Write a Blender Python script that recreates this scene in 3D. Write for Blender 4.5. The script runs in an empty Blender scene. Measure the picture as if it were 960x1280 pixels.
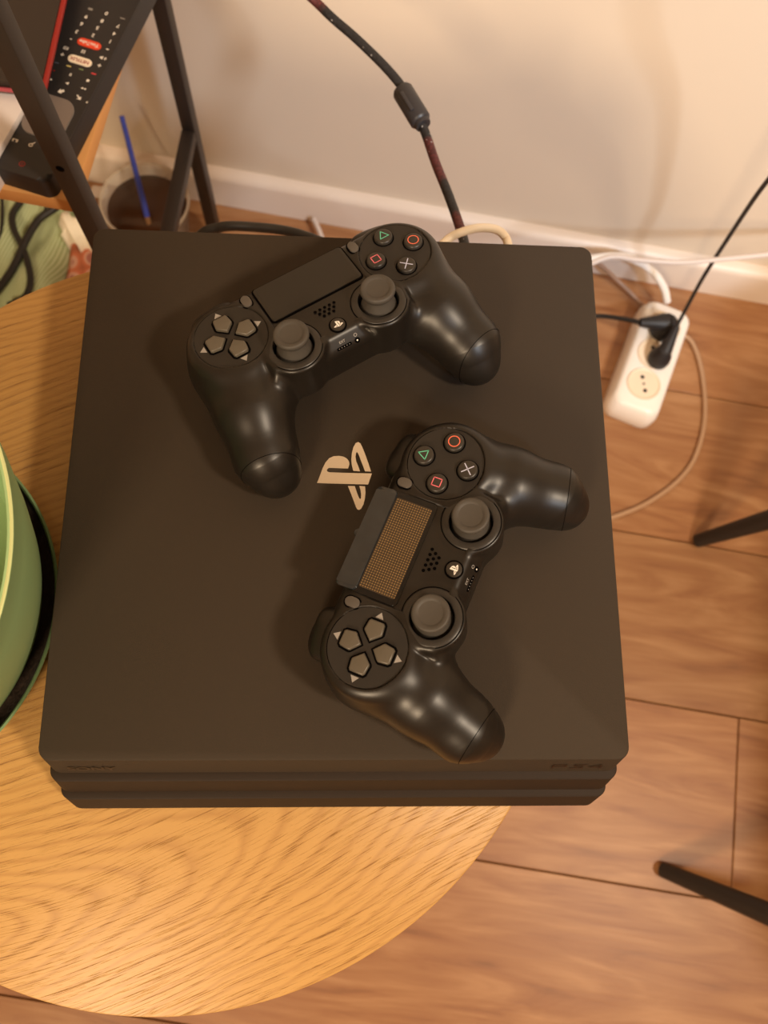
import bpy, bmesh, math, random
import numpy as np
from mathutils import Vector, Matrix, Euler
from mathutils.bvhtree import BVHTree
random.seed(7)
S = bpy.context.scene
COL = S.collection
PI = math.pi

# ------------------------------------------------------------------ camera
CAM_LOC = Vector((-0.0054127, -0.1326877, 0.9722390))
CAM_ROT = Euler((0.262778790, -0.064999896, 0.000260544), 'XYZ')
cam = bpy.data.cameras.new('camera')
cam_o = bpy.data.objects.new('camera', cam)
COL.objects.link(cam_o)
cam_o.location = CAM_LOC
cam_o.rotation_euler = CAM_ROT
cam.sensor_fit = 'VERTICAL'
cam.sensor_height = 36.0
cam.sensor_width = 27.0
cam.lens = 1000.5648 / 1280 * 36.0
cam.clip_start = 0.02
cam.dof.use_dof = True
cam.dof.focus_distance = 0.40
cam.dof.aperture_fstop = 10.0
S.camera = cam_o

# room axes: R1 runs along the back wall, R2 towards it
R1 = Vector((0.98696, -0.16095, 0)); R2 = Vector((0.16095, 0.98696, 0))
RANG = math.atan2(R1.y, R1.x)
WALL = 0.547
def rm(a, b, z=0.0): return R1 * a + R2 * b + Vector((0, 0, z))

# ------------------------------------------------------------------ world, lamps, exposure
w = bpy.data.worlds.new('world'); S.world = w; w.use_nodes = True
w.node_tree.nodes['Background'].inputs[0].default_value = (1.0, 0.82, 0.66, 1)
w.node_tree.nodes['Background'].inputs[1].default_value = 0.3
def area(name, loc, target, size, power, color, shape='DISK', size_y=None, spread=None):
    l = bpy.data.lights.new(name, 'AREA'); l.shape = shape; l.size = size
    if size_y: l.size_y = size_y
    l.energy = power; l.color = color
    if spread: l.spread = spread
    o = bpy.data.objects.new(name, l); COL.objects.link(o)
    o.location = loc
    o.rotation_euler = (Vector(target) - Vector(loc)).to_track_quat('-Z', 'Y').to_euler()
    return o
KEY_LOC = Vector((0.95, -0.62, 1.95))
area('ceiling_lamp_light', KEY_LOC, (0, 0, 0.5), 0.20, 17, (1.0, 0.81, 0.60))
area('added_wall_fill_light', rm(-0.35, -1.75, 1.75), (0.1, 0.4, 0.2), 0.45, 27, (1.0, 0.75, 0.49))  # unseen fill added behind the camera to brighten the back wall
def spot(name, loc, target, power, color, deg, blend, size):
    l = bpy.data.lights.new(name, 'SPOT'); l.energy = power; l.color = color; l.spot_size = math.radians(deg); l.spot_blend = blend; l.shadow_soft_size = size
    o = bpy.data.objects.new(name, l); COL.objects.link(o); o.location = loc
    o.rotation_euler = (Vector(target) - Vector(loc)).to_track_quat('-Z', 'Y').to_euler(); return o
spot('added_cool_wall_spot', rm(0.95, -0.75, 1.55), (0.30, 0.49, 0.36), 78, (0.74, 0.86, 1.0), 30, 0.6, 0.10)  # added cool spot, makes the pale patch on the wall; not a room lamp
S.view_settings.view_transform = 'Standard'
S.view_settings.look = 'None'
S.view_settings.gamma = 1.0
S.view_settings.use_curve_mapping = False
S.view_settings.exposure = 0.4

# ------------------------------------------------------------------ helpers
def lin(r, g, b):
    f = lambda c: (c / 255 / 12.92) if c / 255 <= 0.04045 else ((c / 255 + 0.055) / 1.055) ** 2.4
    return (f(r), f(g), f(b), 1.0)
def tag(o, label=None, cat=None, group=None, kind=None):
    if label: o['label'] = label
    if cat: o['category'] = cat
    if group: o['group'] = group
    if kind: o['kind'] = kind
    return o
def empty(name, loc=(0, 0, 0), rot=(0, 0, 0)):
    o = bpy.data.objects.new(name, None); COL.objects.link(o)
    o.location = loc; o.rotation_euler = rot; o.empty_display_size = 0.02
    return o
def obj(name, me, mat=None, parent=None, loc=None, rot=None):
    o = bpy.data.objects.new(name, me); COL.objects.link(o)
    if mat is not None and len(me.materials) == 0: me.materials.append(mat)
    if parent is not None: o.parent = parent
    if loc is not None: o.location = loc
    if rot is not None: o.rotation_euler = rot
    return o
def link_copy(src, parent=None):
    c = src.copy(); COL.objects.link(c)
    if parent is not None: c.parent = parent
    return c
def mesh(name, V, F, smooth=True, sharp=None):
    me = bpy.data.meshes.new(name); me.from_pydata([tuple(v) for v in V], [], [tuple(f) for f in F]); me.update()
    if smooth:
        me.polygons.foreach_set('use_smooth', [True] * len(me.polygons))
        if sharp: me.set_sharp_from_angle(angle=math.radians(sharp))
    return me
def bm_mesh(name, bm, smooth=True, sharp=35):
    bmesh.ops.recalc_face_normals(bm, faces=bm.faces)
    me = bpy.data.meshes.new(name); bm.to_mesh(me); bm.free()
    if smooth:
        me.polygons.foreach_set('use_smooth', [True] * len(me.polygons))
        if sharp: me.set_sharp_from_angle(angle=math.radians(sharp))
    return me
def box_mesh(name, sx, sy, sz, bev=0.0, seg=2, center=(0, 0, 0)):
    bm = bmesh.new(); bmesh.ops.create_cube(bm, size=1)
    for v in bm.verts: v.co = Vector((v.co.x * sx + center[0], v.co.y * sy + center[1], v.co.z * sz + center[2]))
    if bev: bmesh.ops.bevel(bm, geom=bm.edges[:], offset=bev, segments=seg, affect='EDGES', profile=0.5)
    return bm_mesh(name, bm, sharp=40)
def prism(name, pts, z0, z1, bev=0.0, seg=2, sharp=35, z1off=None):
    """extrude a 2-D outline (ccw) from z0 to z1, bevelling the upper edge"""
    bm = bmesh.new()
    b = [bm.verts.new((p[0], p[1], z0)) for p in pts]
    t = [bm.verts.new((p[0], p[1], z1)) for p in pts]
    n = len(pts)
    bm.faces.new(b[::-1]); top = bm.faces.new(t)
    for i in range(n): bm.faces.new((b[i], b[(i + 1) % n], t[(i + 1) % n], t[i]))
    if bev:
        es = [e for e in bm.edges if all(v in t for v in e.verts)]
        bmesh.ops.bevel(bm, geom=es, offset=bev, segments=seg, affect='EDGES', profile=0.5)
    bmesh.ops.triangulate(bm, faces=[f for f in bm.faces if len(f.verts) > 4])
    return bm_mesh(name, bm, sharp=sharp)
def rrect(w, h, r, n=6, cx=0, cy=0, ang=0):
    P = []
    for (sx, sy, a0) in ((1, 1, 0), (-1, 1, 90), (-1, -1, 180), (1, -1, 270)):
        for k in range(n + 1):
            a = math.radians(a0 + 90 * k / n)
            P.append((sx * (w / 2 - r) + r * math.cos(a), sy * (h / 2 - r) + r * math.sin(a)))
    c, s = math.cos(ang), math.sin(ang)
    return [(cx + x * c - y * s, cy + x * s + y * c) for x, y in P]
def circle(r, n=32, cx=0, cy=0): return [(cx + r * math.cos(2 * PI * k / n), cy + r * math.sin(2 * PI * k / n)) for k in range(n)]
def lathe(name, prof, n=48, sharp=40, cap=True):
    V = []; F = []
    m = len(prof)
    for k in range(n):
        a = 2 * PI * k / n
        for r, z in prof: V.append((r * math.cos(a), r * math.sin(a), z))
    for k in range(n):
        k2 = (k + 1) % n
        for i in range(m - 1): F.append((k * m + i, k2 * m + i, k2 * m + i + 1, k * m + i + 1))
    bm = bmesh.new(); bv = [bm.verts.new(v) for v in V]
    for f in F: bm.faces.new([bv[i] for i in f])
    bmesh.ops.remove_doubles(bm, verts=bm.verts, dist=1e-7)
    bmesh.ops.dissolve_degenerate(bm, edges=bm.edges, dist=1e-7)
    return bm_mesh(name, bm, sharp=sharp)
def catmull(P, n=10):
    P = [Vector(p) for p in P]; Q = [2 * P[0] - P[1]] + P + [2 * P[-1] - P[-2]]; out = []
    for i in range(1, len(Q) - 2):
        for k in range(n):
            t = k / n; a, b, c, d = Q[i - 1], Q[i], Q[i + 1], Q[i + 2]
            out.append(0.5 * ((2 * b) + (c - a) * t + (2 * a - 5 * b + 4 * c - d) * t * t + (3 * b - a - 3 * c + d) * t ** 3))
    out.append(P[-1].copy()); return out
def tube(name, P, r, sides=12, n=10, smooth_path=True, closed=False):
    pts = catmull(P, n) if smooth_path else [Vector(p) for p in P]
    if closed: pts = pts[:-1] if (pts[0] - pts[-1]).length < 1e-7 else pts
    m = len(pts); V = []; F = []; up = None
    rr = r if callable(r) else (lambda t: r)
    for i, p in enumerate(pts):
        if closed: d = (pts[(i + 1) % m] - pts[i - 1]).normalized()
        else: d = (pts[min(i + 1, m - 1)] - pts[max(i - 1, 0)]).normalized()
        if up is None:
            up = Vector((0, 0, 1)) if abs(d.z) < 0.9 else Vector((1, 0, 0))
        up = (up - d * up.dot(d)).normalized(); s = d.cross(up)
        q = rr(i / max(m - 1, 1))
        for k in range(sides):
            a = 2 * PI * k / sides; V.append(p + up * math.cos(a) * q + s * math.sin(a) * q)
    for i in range(m if closed else m - 1):
        j = (i + 1) % m
        for k in range(sides):
            F.append((i * sides + k, i * sides + (k + 1) % sides, j * sides + (k + 1) % sides, j * sides + k))
    if not closed:
        F.append(tuple(range(sides))[::-1]); F.append(tuple((m - 1) * sides + k for k in range(sides)))
    bm = bmesh.new(); bv = [bm.verts.new(v) for v in V]
    for f in F: bm.faces.new([bv[i] for i in f])
    return bm_mesh(name, bm, sharp=50)
def bar_mesh(name, p0, p1, w, h, up=(0, 0, 1), bev=0.001, w1=None, h1=None):
    p0, p1 = Vector(p0), Vector(p1); d = (p1 - p0).normalized(); u = Vector(up); u = (u - d * u.dot(d)).normalized(); s = d.cross(u)
    w1 = w if w1 is None else w1; h1 = h if h1 is None else h1
    bm = bmesh.new(); L = []
    for p, a, b in ((p0, w, h), (p1, w1, h1)):
        L.append([bm.verts.new(p + s * a / 2 * i + u * b / 2 * j) for i, j in ((-1, -1), (1, -1), (1, 1), (-1, 1))])
    bm.faces.new(L[0][::-1]); bm.faces.new(L[1])
    for k in range(4): bm.faces.new((L[0][k], L[0][(k + 1) % 4], L[1][(k + 1) % 4], L[1][k]))
    bmesh.ops.recalc_face_normals(bm, faces=bm.faces)
    if bev: bmesh.ops.bevel(bm, geom=bm.edges[:], offset=bev, segments=2, affect='EDGES', profile=0.5)
    return bm_mesh(name, bm, sharp=40)
def text_mesh(name, body, size, M, thick=0.0, align='CENTER', xscale=1.0, bold=0.0):
    cu = bpy.data.curves.new(name, 'FONT'); cu.body = body; cu.size = size; cu.align_x = align; cu.align_y = 'CENTER'
    cu.extrude = thick; cu.offset = bold; cu.resolution_u = 3
    o = bpy.data.objects.new(name, cu); COL.objects.link(o)
    dg = bpy.context.evaluated_depsgraph_get()
    me = bpy.data.meshes.new_from_object(o.evaluated_get(dg)); me.name = name
    bpy.data.objects.remove(o); bpy.data.curves.remove(cu)
    me.transform(M @ Matrix.Diagonal((xscale, 1, 1, 1)))
    return me
def flat_poly(name, polys, z=0.0, thick=0.0):
    """polys: list of outlines; each becomes a thin raised plate"""
    bm = bmesh.new()
    for P in polys:
        vs = [bm.verts.new((x, y, z)) for x, y in P]
        es = [bm.edges.new((vs[i], vs[(i + 1) % len(vs)])) for i in range(len(vs))]
        bmesh.ops.triangle_fill(bm, use_beauty=True, use_dissolve=False, edges=es)
    bmesh.ops.recalc_face_normals(bm, faces=bm.faces)
    for f in bm.faces:
        if f.normal.z < 0: f.normal_flip()
    if thick:
        r = bmesh.ops.extrude_face_region(bm, geom=bm.faces[:])
        for e in r['geom']:
            if isinstance(e, bmesh.types.BMVert): e.co.z += thick
    me = bpy.data.meshes.new(name); bmesh.ops.recalc_face_normals(bm, faces=bm.faces); bm.to_mesh(me); bm.free()
    return me
def stroke(P, wd, closed=False):
    """polyline -> list of quads (flat stroke of width wd)"""
    out = []; n = len(P)
    for i in range(n if closed else n - 1):
        a = Vector(P[i]); b = Vector(P[(i + 1) % n]); d = (b - a)
        if d.length < 1e-9: continue
        d.normalize(); s = Vector((-d.y, d.x)) * wd / 2; a2 = a - d * wd / 2 * 0.9; b2 = b + d * wd / 2 * 0.9
        out.append([(a2 - s), (b2 - s), (b2 + s), (a2 + s)])
    return out
def quads_mesh(name, Q, z, M=None):
    V = []; F = []
    for q in Q:
        k = len(V); V += [(p[0], p[1], z) for p in q]; F.append(tuple(range(k, k + len(q))))
    me = mesh(name, V, F, smooth=False)
    if M is not None: me.transform(M)
    return me
def ring_mesh(name, r0, r1, z, n=32, cx=0, cy=0, a0=0, a1=2 * PI):
    V = []; F = []; full = abs(a1 - a0 - 2 * PI) < 1e-6
    for k in range(n + 1):
        a = a0 + (a1 - a0) * k / n
        V += [(cx + r0 * math.cos(a), cy + r0 * math.sin(a), z), (cx + r1 * math.cos(a), cy + r1 * math.sin(a), z)]
    for k in range(n): F.append((2 * k, 2 * k + 1, 2 * k + 3, 2 * k + 2))
    return mesh(name, V, F, smooth=False)

# ------------------------------------------------------------------ materials
def mat(name, color, rough=0.5, metal=0.0, spec=0.5, bump=None, var=None, trans=0.0, coat=0.0, alpha=1.0, sheen=0.0, ior=1.45, emis=None):
    m = bpy.data.materials.new(name); m.use_nodes = True; nt = m.node_tree; b = nt.nodes['Principled BSDF']
    b.inputs['Base Color'].default_value = color; b.inputs['Roughness'].default_value = rough
    b.inputs['Metallic'].default_value = metal; b.inputs['Specular IOR Level'].default_value = spec
    b.inputs['Transmission Weight'].default_value = trans; b.inputs['Coat Weight'].default_value = coat
    b.inputs['Coat Roughness'].default_value = 0.15
    b.inputs['Alpha'].default_value = alpha; b.inputs['IOR'].default_value = ior; b.inputs['Sheen Weight'].default_value = sheen
    tc = nt.nodes.new('ShaderNodeTexCoord')
    if var:   # (scale, amount)
        nz = nt.nodes.new('ShaderNodeTexNoise'); nz.inputs['Scale'].default_value = var[0]; nz.inputs['Detail'].default_value = 5
        nt.links.new(tc.outputs['Object'], nz.inputs['Vector'])
        mx = nt.nodes.new('ShaderNodeMixRGB'); mx.inputs[1].default_value = tuple(c * (1 - var[1]) for c in color[:3]) + (1,)
        mx.inputs[2].default_value = tuple(min(1, c * (1 + var[1])) for c in color[:3]) + (1,)
        nt.links.new(nz.outputs['Fac'], mx.inputs[0]); nt.links.new(mx.outputs[0], b.inputs['Base Color'])
    if bump:  # (scale, strength, distance)
        nz = nt.nodes.new('ShaderNodeTexNoise'); nz.inputs['Scale'].default_value = bump[0]; nz.inputs['Detail'].default_value = 3
        nt.links.new(tc.outputs['Object'], nz.inputs['Vector'])
        bp = nt.nodes.new('ShaderNodeBump'); bp.inputs['Strength'].default_value = bump[1]; bp.inputs['Distance'].default_value = bump[2]
        nt.links.new(nz.outputs['Fac'], bp.inputs['Height']); nt.links.new(bp.outputs[0], b.inputs['Normal'])
    return m
def ramp(nt, stops):
    r = nt.nodes.new('ShaderNodeValToRGB'); e = r.color_ramp.elements
    e[0].position, e[0].color = stops[0]; e[1].position, e[1].color = stops[-1]
    for p, c in stops[1:-1]:
        x = e.new(p); x.color = c
    return r
def N(nt, t, **k):
    n = nt.nodes.new(t)
    for a, v in k.items():
        if a in n.inputs.keys(): n.inputs[a].default_value = v
        else: setattr(n, a, v)
    return n

def wood_floor_mat():
    m = bpy.data.materials.new('laminate_oak'); m.use_nodes = True; nt = m.node_tree; L = nt.links; b = nt.nodes['Principled BSDF']
    tc = N(nt, 'ShaderNodeTexCoord'); oi = N(nt, 'ShaderNodeObjectInfo')
    off = N(nt, 'ShaderNodeVectorMath', operation='SCALE'); off.inputs[0].default_value = (37.0, 11.0, 5.0)
    L.new(oi.outputs['Random'], off.inputs['Scale'])
    add = N(nt, 'ShaderNodeVectorMath', operation='ADD'); L.new(tc.outputs['Object'], add.inputs[0]); L.new(off.outputs[0], add.inputs[1])
    mp = N(nt, 'ShaderNodeMapping'); mp.inputs['Scale'].default_value = (1.0, 5.5, 1); L.new(add.outputs[0], mp.inputs['Vector'])
    big = N(nt, 'ShaderNodeTexNoise', Scale=4.0, Detail=6.0, Roughness=0.5, Distortion=2.4); L.new(mp.outputs[0], big.inputs['Vector'])
    mp2 = N(nt, 'ShaderNodeMapping'); mp2.inputs['Scale'].default_value = (1.0, 26, 1); L.new(add.outputs[0], mp2.inputs['Vector'])
    fine = N(nt, 'ShaderNodeTexNoise', Scale=9.0, Detail=5.0, Roughness=0.7, Distortion=0.4); L.new(mp2.outputs[0], fine.inputs['Vector'])
    mix = N(nt, 'ShaderNodeMath', operation='MULTIPLY_ADD'); L.new(fine.outputs['Fac'], mix.inputs[0]); mix.inputs[1].default_value = 0.28; L.new(big.outputs['Fac'], mix.inputs[2])
    r = ramp(nt, [(0.38, lin(124, 82, 50)), (0.52, lin(144, 98, 62)), (0.66, lin(154, 110, 72)), (0.85, lin(170, 128, 90))])
    L.new(mix.outputs[0], r.inputs[0])
    tint = N(nt, 'ShaderNodeMixRGB', blend_type='MULTIPLY'); tint.inputs[0].default_value = 1
    tr = ramp(nt, [(0.0, (0.9, 0.9, 0.88, 1)), (1.0, (1.08, 1.05, 1.02, 1))]); L.new(oi.outputs['Random'], tr.inputs[0])
    L.new(r.outputs[0], tint.inputs[1]); L.new(tr.outputs[0], tint.inputs[2]); L.new(tint.outputs[0], b.inputs['Base Color'])
    b.inputs['Roughness'].default_value = 0.42
    bp = N(nt, 'ShaderNodeBump', Strength=0.15, Distance=0.0008); L.new(fine.outputs['Fac'], bp.inputs['Height']); L.new(bp.outputs[0], b.inputs['Normal'])
    return m
def oak_table_mat():
    """oak veneer: long warped pores plus growth rings around a heart at the lower left"""
    m = bpy.data.materials.new('oak_veneer'); m.use_nodes = True; nt = m.node_tree; L = nt.links; b = nt.nodes['Principled BSDF']
    tc = N(nt, 'ShaderNodeTexCoord')
    warp = N(nt, 'ShaderNodeTexNoise', Scale=4.2, Detail=1.5); L.new(tc.outputs['Object'], warp.inputs['Vector'])
    ws = N(nt, 'ShaderNodeVectorMath', operation='MULTIPLY_ADD'); L.new(warp.outputs['Color'], ws.inputs[0]); ws.inputs[1].default_value = (0.045, 0.045, 0); L.new(tc.outputs['Object'], ws.inputs[2])
    rt = N(nt, 'ShaderNodeMapping'); rt.inputs['Rotation'].default_value = (0, 0, math.radians(-22)); L.new(ws.outputs[0], rt.inputs['Vector'])
    # growth rings: distance to an elongated heart
    ring = N(nt, 'ShaderNodeMapping'); ring.inputs['Location'].default_value = (0.032, 0.118, 0); ring.inputs['Scale'].default_value = (0.22, 1.0, 0)
    L.new(rt.outputs[0], ring.inputs['Vector'])
    ln = N(nt, 'ShaderNodeVectorMath', operation='LENGTH'); L.new(ring.outputs[0], ln.inputs[0])
    sc = N(nt, 'ShaderNodeMath', operation='MULTIPLY'); L.new(ln.outputs['Value'], sc.inputs[0]); sc.inputs[1].default_value = 190
    rn = N(nt, 'ShaderNodeTexNoise', Scale=12.0, Detail=3.0); L.new(tc.outputs['Object'], rn.inputs['Vector'])
    rd = N(nt, 'ShaderNodeMath', operation='MULTIPLY_ADD'); L.new(rn.outputs['Fac'], rd.inputs[0]); rd.inputs[1].default_value = 2.6; L.new(sc.outputs[0], rd.inputs[2])
    fr = N(nt, 'ShaderNodeMath', operation='FRACT'); L.new(rd.outputs[0], fr.inputs[0])
    # pores: very stretched noise along the grain
    pm = N(nt, 'ShaderNodeMapping'); pm.inputs['Scale'].default_value = (7, 430, 1); L.new(rt.outputs[0], pm.inputs['Vector'])
    po = N(nt, 'ShaderNodeTexNoise', Scale=5.0, Detail=3.0, Roughness=0.6); L.new(pm.outputs[0], po.inputs['Vector'])
    pr = ramp(nt, [(0.33, (0.0, 0.0, 0.0, 1)), (0.42, (1, 1, 1, 1))]); L.new(po.outputs['Fac'], pr.inputs[0])
    fr2 = ramp(nt, [(0.0, (0.1, 0.1, 0.1, 1)), (0.3, (0.9, 0.9, 0.9, 1)), (0.75, (1, 1, 1, 1)), (1.0, (0.1, 0.1, 0.1, 1))]); L.new(fr.outputs[0], fr2.inputs[0])
    # pores sit mostly in the early wood
    mx = N(nt, 'ShaderNodeMath', operation='MAXIMUM'); L.new(pr.outputs[0], mx.inputs[0])
    lim = ramp(nt, [(0.0, (0.15, 0.15, 0.15, 1)), (0.3, (0.6, 0.6, 0.6, 1)), (0.6, (0.85, 0.85, 0.85, 1)), (1.0, (0.15, 0.15, 0.15, 1))]); L.new(fr.outputs[0], lim.inputs[0]); L.new(lim.outputs[0], mx.inputs[1])
    base = N(nt, 'ShaderNodeMixRGB'); base.inputs[1].default_value = lin(178, 134, 74); base.inputs[2].default_value = lin(196, 153, 88); L.new(fr2.outputs[0], base.inputs[0])
    out = N(nt, 'ShaderNodeMixRGB'); out.inputs[1].default_value = lin(134, 90, 44); L.new(mx.outputs[0], out.inputs[0]); L.new(base.outputs[0], out.inputs[2])
    blot = N(nt, 'ShaderNodeTexNoise', Scale=3.5, Detail=2.0); L.new(rt.outputs[0], blot.inputs['Vector'])
    br = ramp(nt, [(0.3, (0.88, 0.86, 0.84, 1)), (0.7, (1.04, 1.04, 1.04, 1))]); L.new(blot.outputs['Fac'], br.inputs[0])
    mu = N(nt, 'ShaderNodeMixRGB', blend_type='MULTIPLY'); mu.inputs[0].default_value = 1; L.new(out.outputs[0], mu.inputs[1]); L.new(br.outputs[0], mu.inputs[2])
    L.new(mu.outputs[0], b.inputs['Base Color']); b.inputs['Roughness'].default_value = 0.42
    bp = N(nt, 'ShaderNodeBump', Strength=0.5, Distance=0.0006); L.new(mx.outputs[0], bp.inputs['Height']); L.new(bp.outputs[0], b.inputs['Normal'])
    return m
def console_mat():
    m = bpy.data.materials.new('matte_console_plastic'); m.use_nodes = True; nt = m.node_tree; L = nt.links; b = nt.nodes['Principled BSDF']
    tc = N(nt, 'ShaderNodeTexCoord')
    sp = N(nt, 'ShaderNodeTexVoronoi', Scale=55.0); L.new(tc.outputs['Object'], sp.inputs['Vector'])
    r = ramp(nt, [(0.02, (1, 1, 1, 1)), (0.045, (0, 0, 0, 1))]); L.new(sp.outputs['Distance'], r.inputs[0])
    nz = N(nt, 'ShaderNodeTexNoise', Scale=30.0, Detail=3.0); L.new(tc.outputs['Object'], nz.inputs['Vector'])
    r2 = ramp(nt, [(0.58, (0, 0, 0, 1)), (0.66, (0.35, 0.35, 0.35, 1))]); L.new(nz.outputs['Fac'], r2.inputs[0])
    mu = N(nt, 'ShaderNodeMath', operation='MULTIPLY'); L.new(r.outputs[0], mu.inputs[0]); L.new(r2.outputs[0], mu.inputs[1])
    mx = N(nt, 'ShaderNodeMixRGB'); mx.inputs[1].default_value = CONSOLE_COL; mx.inputs[2].default_value = (0.16, 0.15, 0.14, 1)
    L.new(mu.outputs[0], mx.inputs[0]); L.new(mx.outputs[0], b.inputs['Base Color'])
    b.inputs['Roughness'].default_value = 0.66; b.inputs['Specular IOR Level'].default_value = 0.28; b.inputs['Specular Tint'].default_value = (1.0, 0.86, 0.72, 1)
    n2 = N(nt, 'ShaderNodeTexNoise', Scale=1500.0, Detail=2.0); L.new(tc.outputs['Object'], n2.inputs['Vector'])
    bp = N(nt, 'ShaderNodeBump', Strength=0.35, Distance=0.0002); L.new(n2.outputs['Fac'], bp.inputs['Height']); L.new(bp.outputs[0], b.inputs['Normal'])
    return m
def dot_pad_mat():
    """touchpad film with a printed grid of small metallic dots"""
    m = bpy.data.materials.new('dotted_sensor_film'); m.use_nodes = True; nt = m.node_tree; L = nt.links; b = nt.nodes['Principled BSDF']
    tc = N(nt, 'ShaderNodeTexCoord')
    sc = N(nt, 'ShaderNodeVectorMath', operation='SCALE'); sc.inputs['Scale'].default_value = 1 / 0.00125; L.new(tc.outputs['Object'], sc.inputs[0])
    fr = N(nt, 'ShaderNodeVectorMath', operation='FRACTION'); L.new(sc.outputs[0], fr.inputs[0])
    sb = N(nt, 'ShaderNodeVectorMath', operation='SUBTRACT'); sb.inputs[1].default_value = (0.5, 0.5, 0); L.new(fr.outputs[0], sb.inputs[0])
    ml = N(nt, 'ShaderNodeVectorMath', operation='MULTIPLY'); ml.inputs[1].default_value = (1, 1, 0); L.new(sb.outputs[0], ml.inputs[0])
    ln = N(nt, 'ShaderNodeVectorMath', operation='LENGTH'); L.new(ml.outputs[0], ln.inputs[0])
    r = ramp(nt, [(0.2, (1, 1, 1, 1)), (0.3, (0, 0, 0, 1))]); L.new(ln.outputs['Value'], r.inputs[0])
    nz = N(nt, 'ShaderNodeTexNoise', Scale=60.0, Detail=2.0); L.new(tc.outputs['Object'], nz.inputs['Vector'])
    c0 = N(nt, 'ShaderNodeMixRGB'); c0.inputs[1].default_value = lin(42, 33, 25); c0.inputs[2].default_value = lin(66, 53, 38); L.new(nz.outputs['Fac'], c0.inputs[0])
    mx = N(nt, 'ShaderNodeMixRGB'); L.new(r.outputs[0], mx.inputs[0]); L.new(c0.outputs[0], mx.inputs[1]); mx.inputs[2].default_value = lin(150, 124, 84)
    L.new(mx.outputs[0], b.inputs['Base Color'])
    b.inputs['Roughness'].default_value = 0.35
    mm = N(nt, 'ShaderNodeMath', operation='MULTIPLY'); L.new(r.outputs[0], mm.inputs[0]); mm.inputs[1].default_value = 0.4; L.new(mm.outputs[0], b.inputs['Metallic'])
    return m
def braid_mat():
    m = bpy.data.materials.new('braided_sleeve'); m.use_nodes = True; nt = m.node_tree; L = nt.links; b = nt.nodes['Principled BSDF']
    tc = N(nt, 'ShaderNodeTexCoord')
    nz = N(nt, 'ShaderNodeTexNoise', Scale=26.0, Detail=1.0); L.new(tc.outputs['Object'], nz.inputs['Vector'])
    r = ramp(nt, [(0.50, (0, 0, 0, 1)), (0.56, (1, 1, 1, 1))]); L.new(nz.outputs['Fac'], r.inputs[0])
    wv = N(nt, 'ShaderNodeTexVoronoi', Scale=520.0); L.new(tc.outputs['Object'], wv.inputs['Vector'])
    mx = N(nt, 'ShaderNodeMixRGB'); mx.inputs[1].default_value = lin(40, 38, 40); mx.inputs[2].default_value = lin(104, 44, 46); L.new(r.outputs[0], mx.inputs[0])
    r2 = ramp(nt, [(0.0, (1, 1, 1, 1)), (0.8, (0.35, 0.35, 0.35, 1))]); L.new(wv.outputs['Distance'], r2.inputs[0])
    mu = N(nt, 'ShaderNodeMixRGB', blend_type='MULTIPLY'); mu.inputs[0].default_value = 1; L.new(mx.outputs[0], mu.inputs[1]); L.new(r2.outputs[0], mu.inputs[2])
    sp = N(nt, 'ShaderNodeTexVoronoi', Scale=260.0); L.new(tc.outputs['Object'], sp.inputs['Vector'])
    r3 = ramp(nt, [(0.10, (1, 1, 1, 1)), (0.16, (0, 0, 0, 1))]); L.new(sp.outputs['Distance'], r3.inputs[0])
    n3 = N(nt, 'ShaderNodeTexNoise', Scale=34.0, Detail=0.0); L.new(tc.outputs['Object'], n3.inputs['Vector'])
    r4 = ramp(nt, [(0.56, (0, 0, 0, 1)), (0.6, (1, 1, 1, 1))]); L.new(n3.outputs['Fac'], r4.inputs[0])
    m3 = N(nt, 'ShaderNodeMath', operation='MULTIPLY'); L.new(r3.outputs[0], m3.inputs[0]); L.new(r4.outputs[0], m3.inputs[1])
    o = N(nt, 'ShaderNodeMixRGB'); L.new(m3.outputs[0], o.inputs[0]); L.new(mu.outputs[0], o.inputs[1]); o.inputs[2].default_value = lin(190, 185, 180)
    L.new(o.outputs[0], b.inputs['Base Color']); b.inputs['Roughness'].default_value = 0.6
    bp = N(nt, 'ShaderNodeBump', Strength=0.6, Distance=0.0004); L.new(wv.outputs['Distance'], bp.inputs['Height']); L.new(bp.outputs[0], b.inputs['Normal'])
    return m
def stripe_cloth_mat():
    m = bpy.data.materials.new('green_striped_cloth'); m.use_nodes = True; nt = m.node_tree; L = nt.links; b = nt.nodes['Principled BSDF']
    tc = N(nt, 'ShaderNodeTexCoord')
    mp = N(nt, 'ShaderNodeMapping'); mp.inputs['Rotation'].default_value = (0, 0, math.radians(14)); L.new(tc.outputs['Object'], mp.inputs['Vector'])
    wv = N(nt, 'ShaderNodeTexWave', Scale=105.0, Distortion=0.8, Detail=2.0); L.new(mp.outputs[0], wv.inputs['Vector'])
    r = ramp(nt, [(0.1, lin(160, 176, 128)), (0.5, lin(180, 194, 150)), (0.9, lin(204, 214, 176))]); L.new(wv.outputs['Fac'], r.inputs[0])
    nz = N(nt, 'ShaderNodeTexNoise', Scale=14.0, Detail=3.0); L.new(tc.outputs['Object'], nz.inputs['Vector'])
    r2 = ramp(nt, [(0.3, (0.82, 0.84, 0.8, 1)), (0.7, (1.05, 1.05, 1.05, 1))]); L.new(nz.outputs['Fac'], r2.inputs[0])
    mu = N(nt, 'ShaderNodeMixRGB', blend_type='MULTIPLY'); mu.inputs[0].default_value = 1; L.new(r.outputs[0], mu.inputs[1]); L.new(r2.outputs[0], mu.inputs[2])
    L.new(mu.outputs[0], b.inputs['Base Color']); b.inputs['Roughness'].default_value = 0.9
    return m
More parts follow.
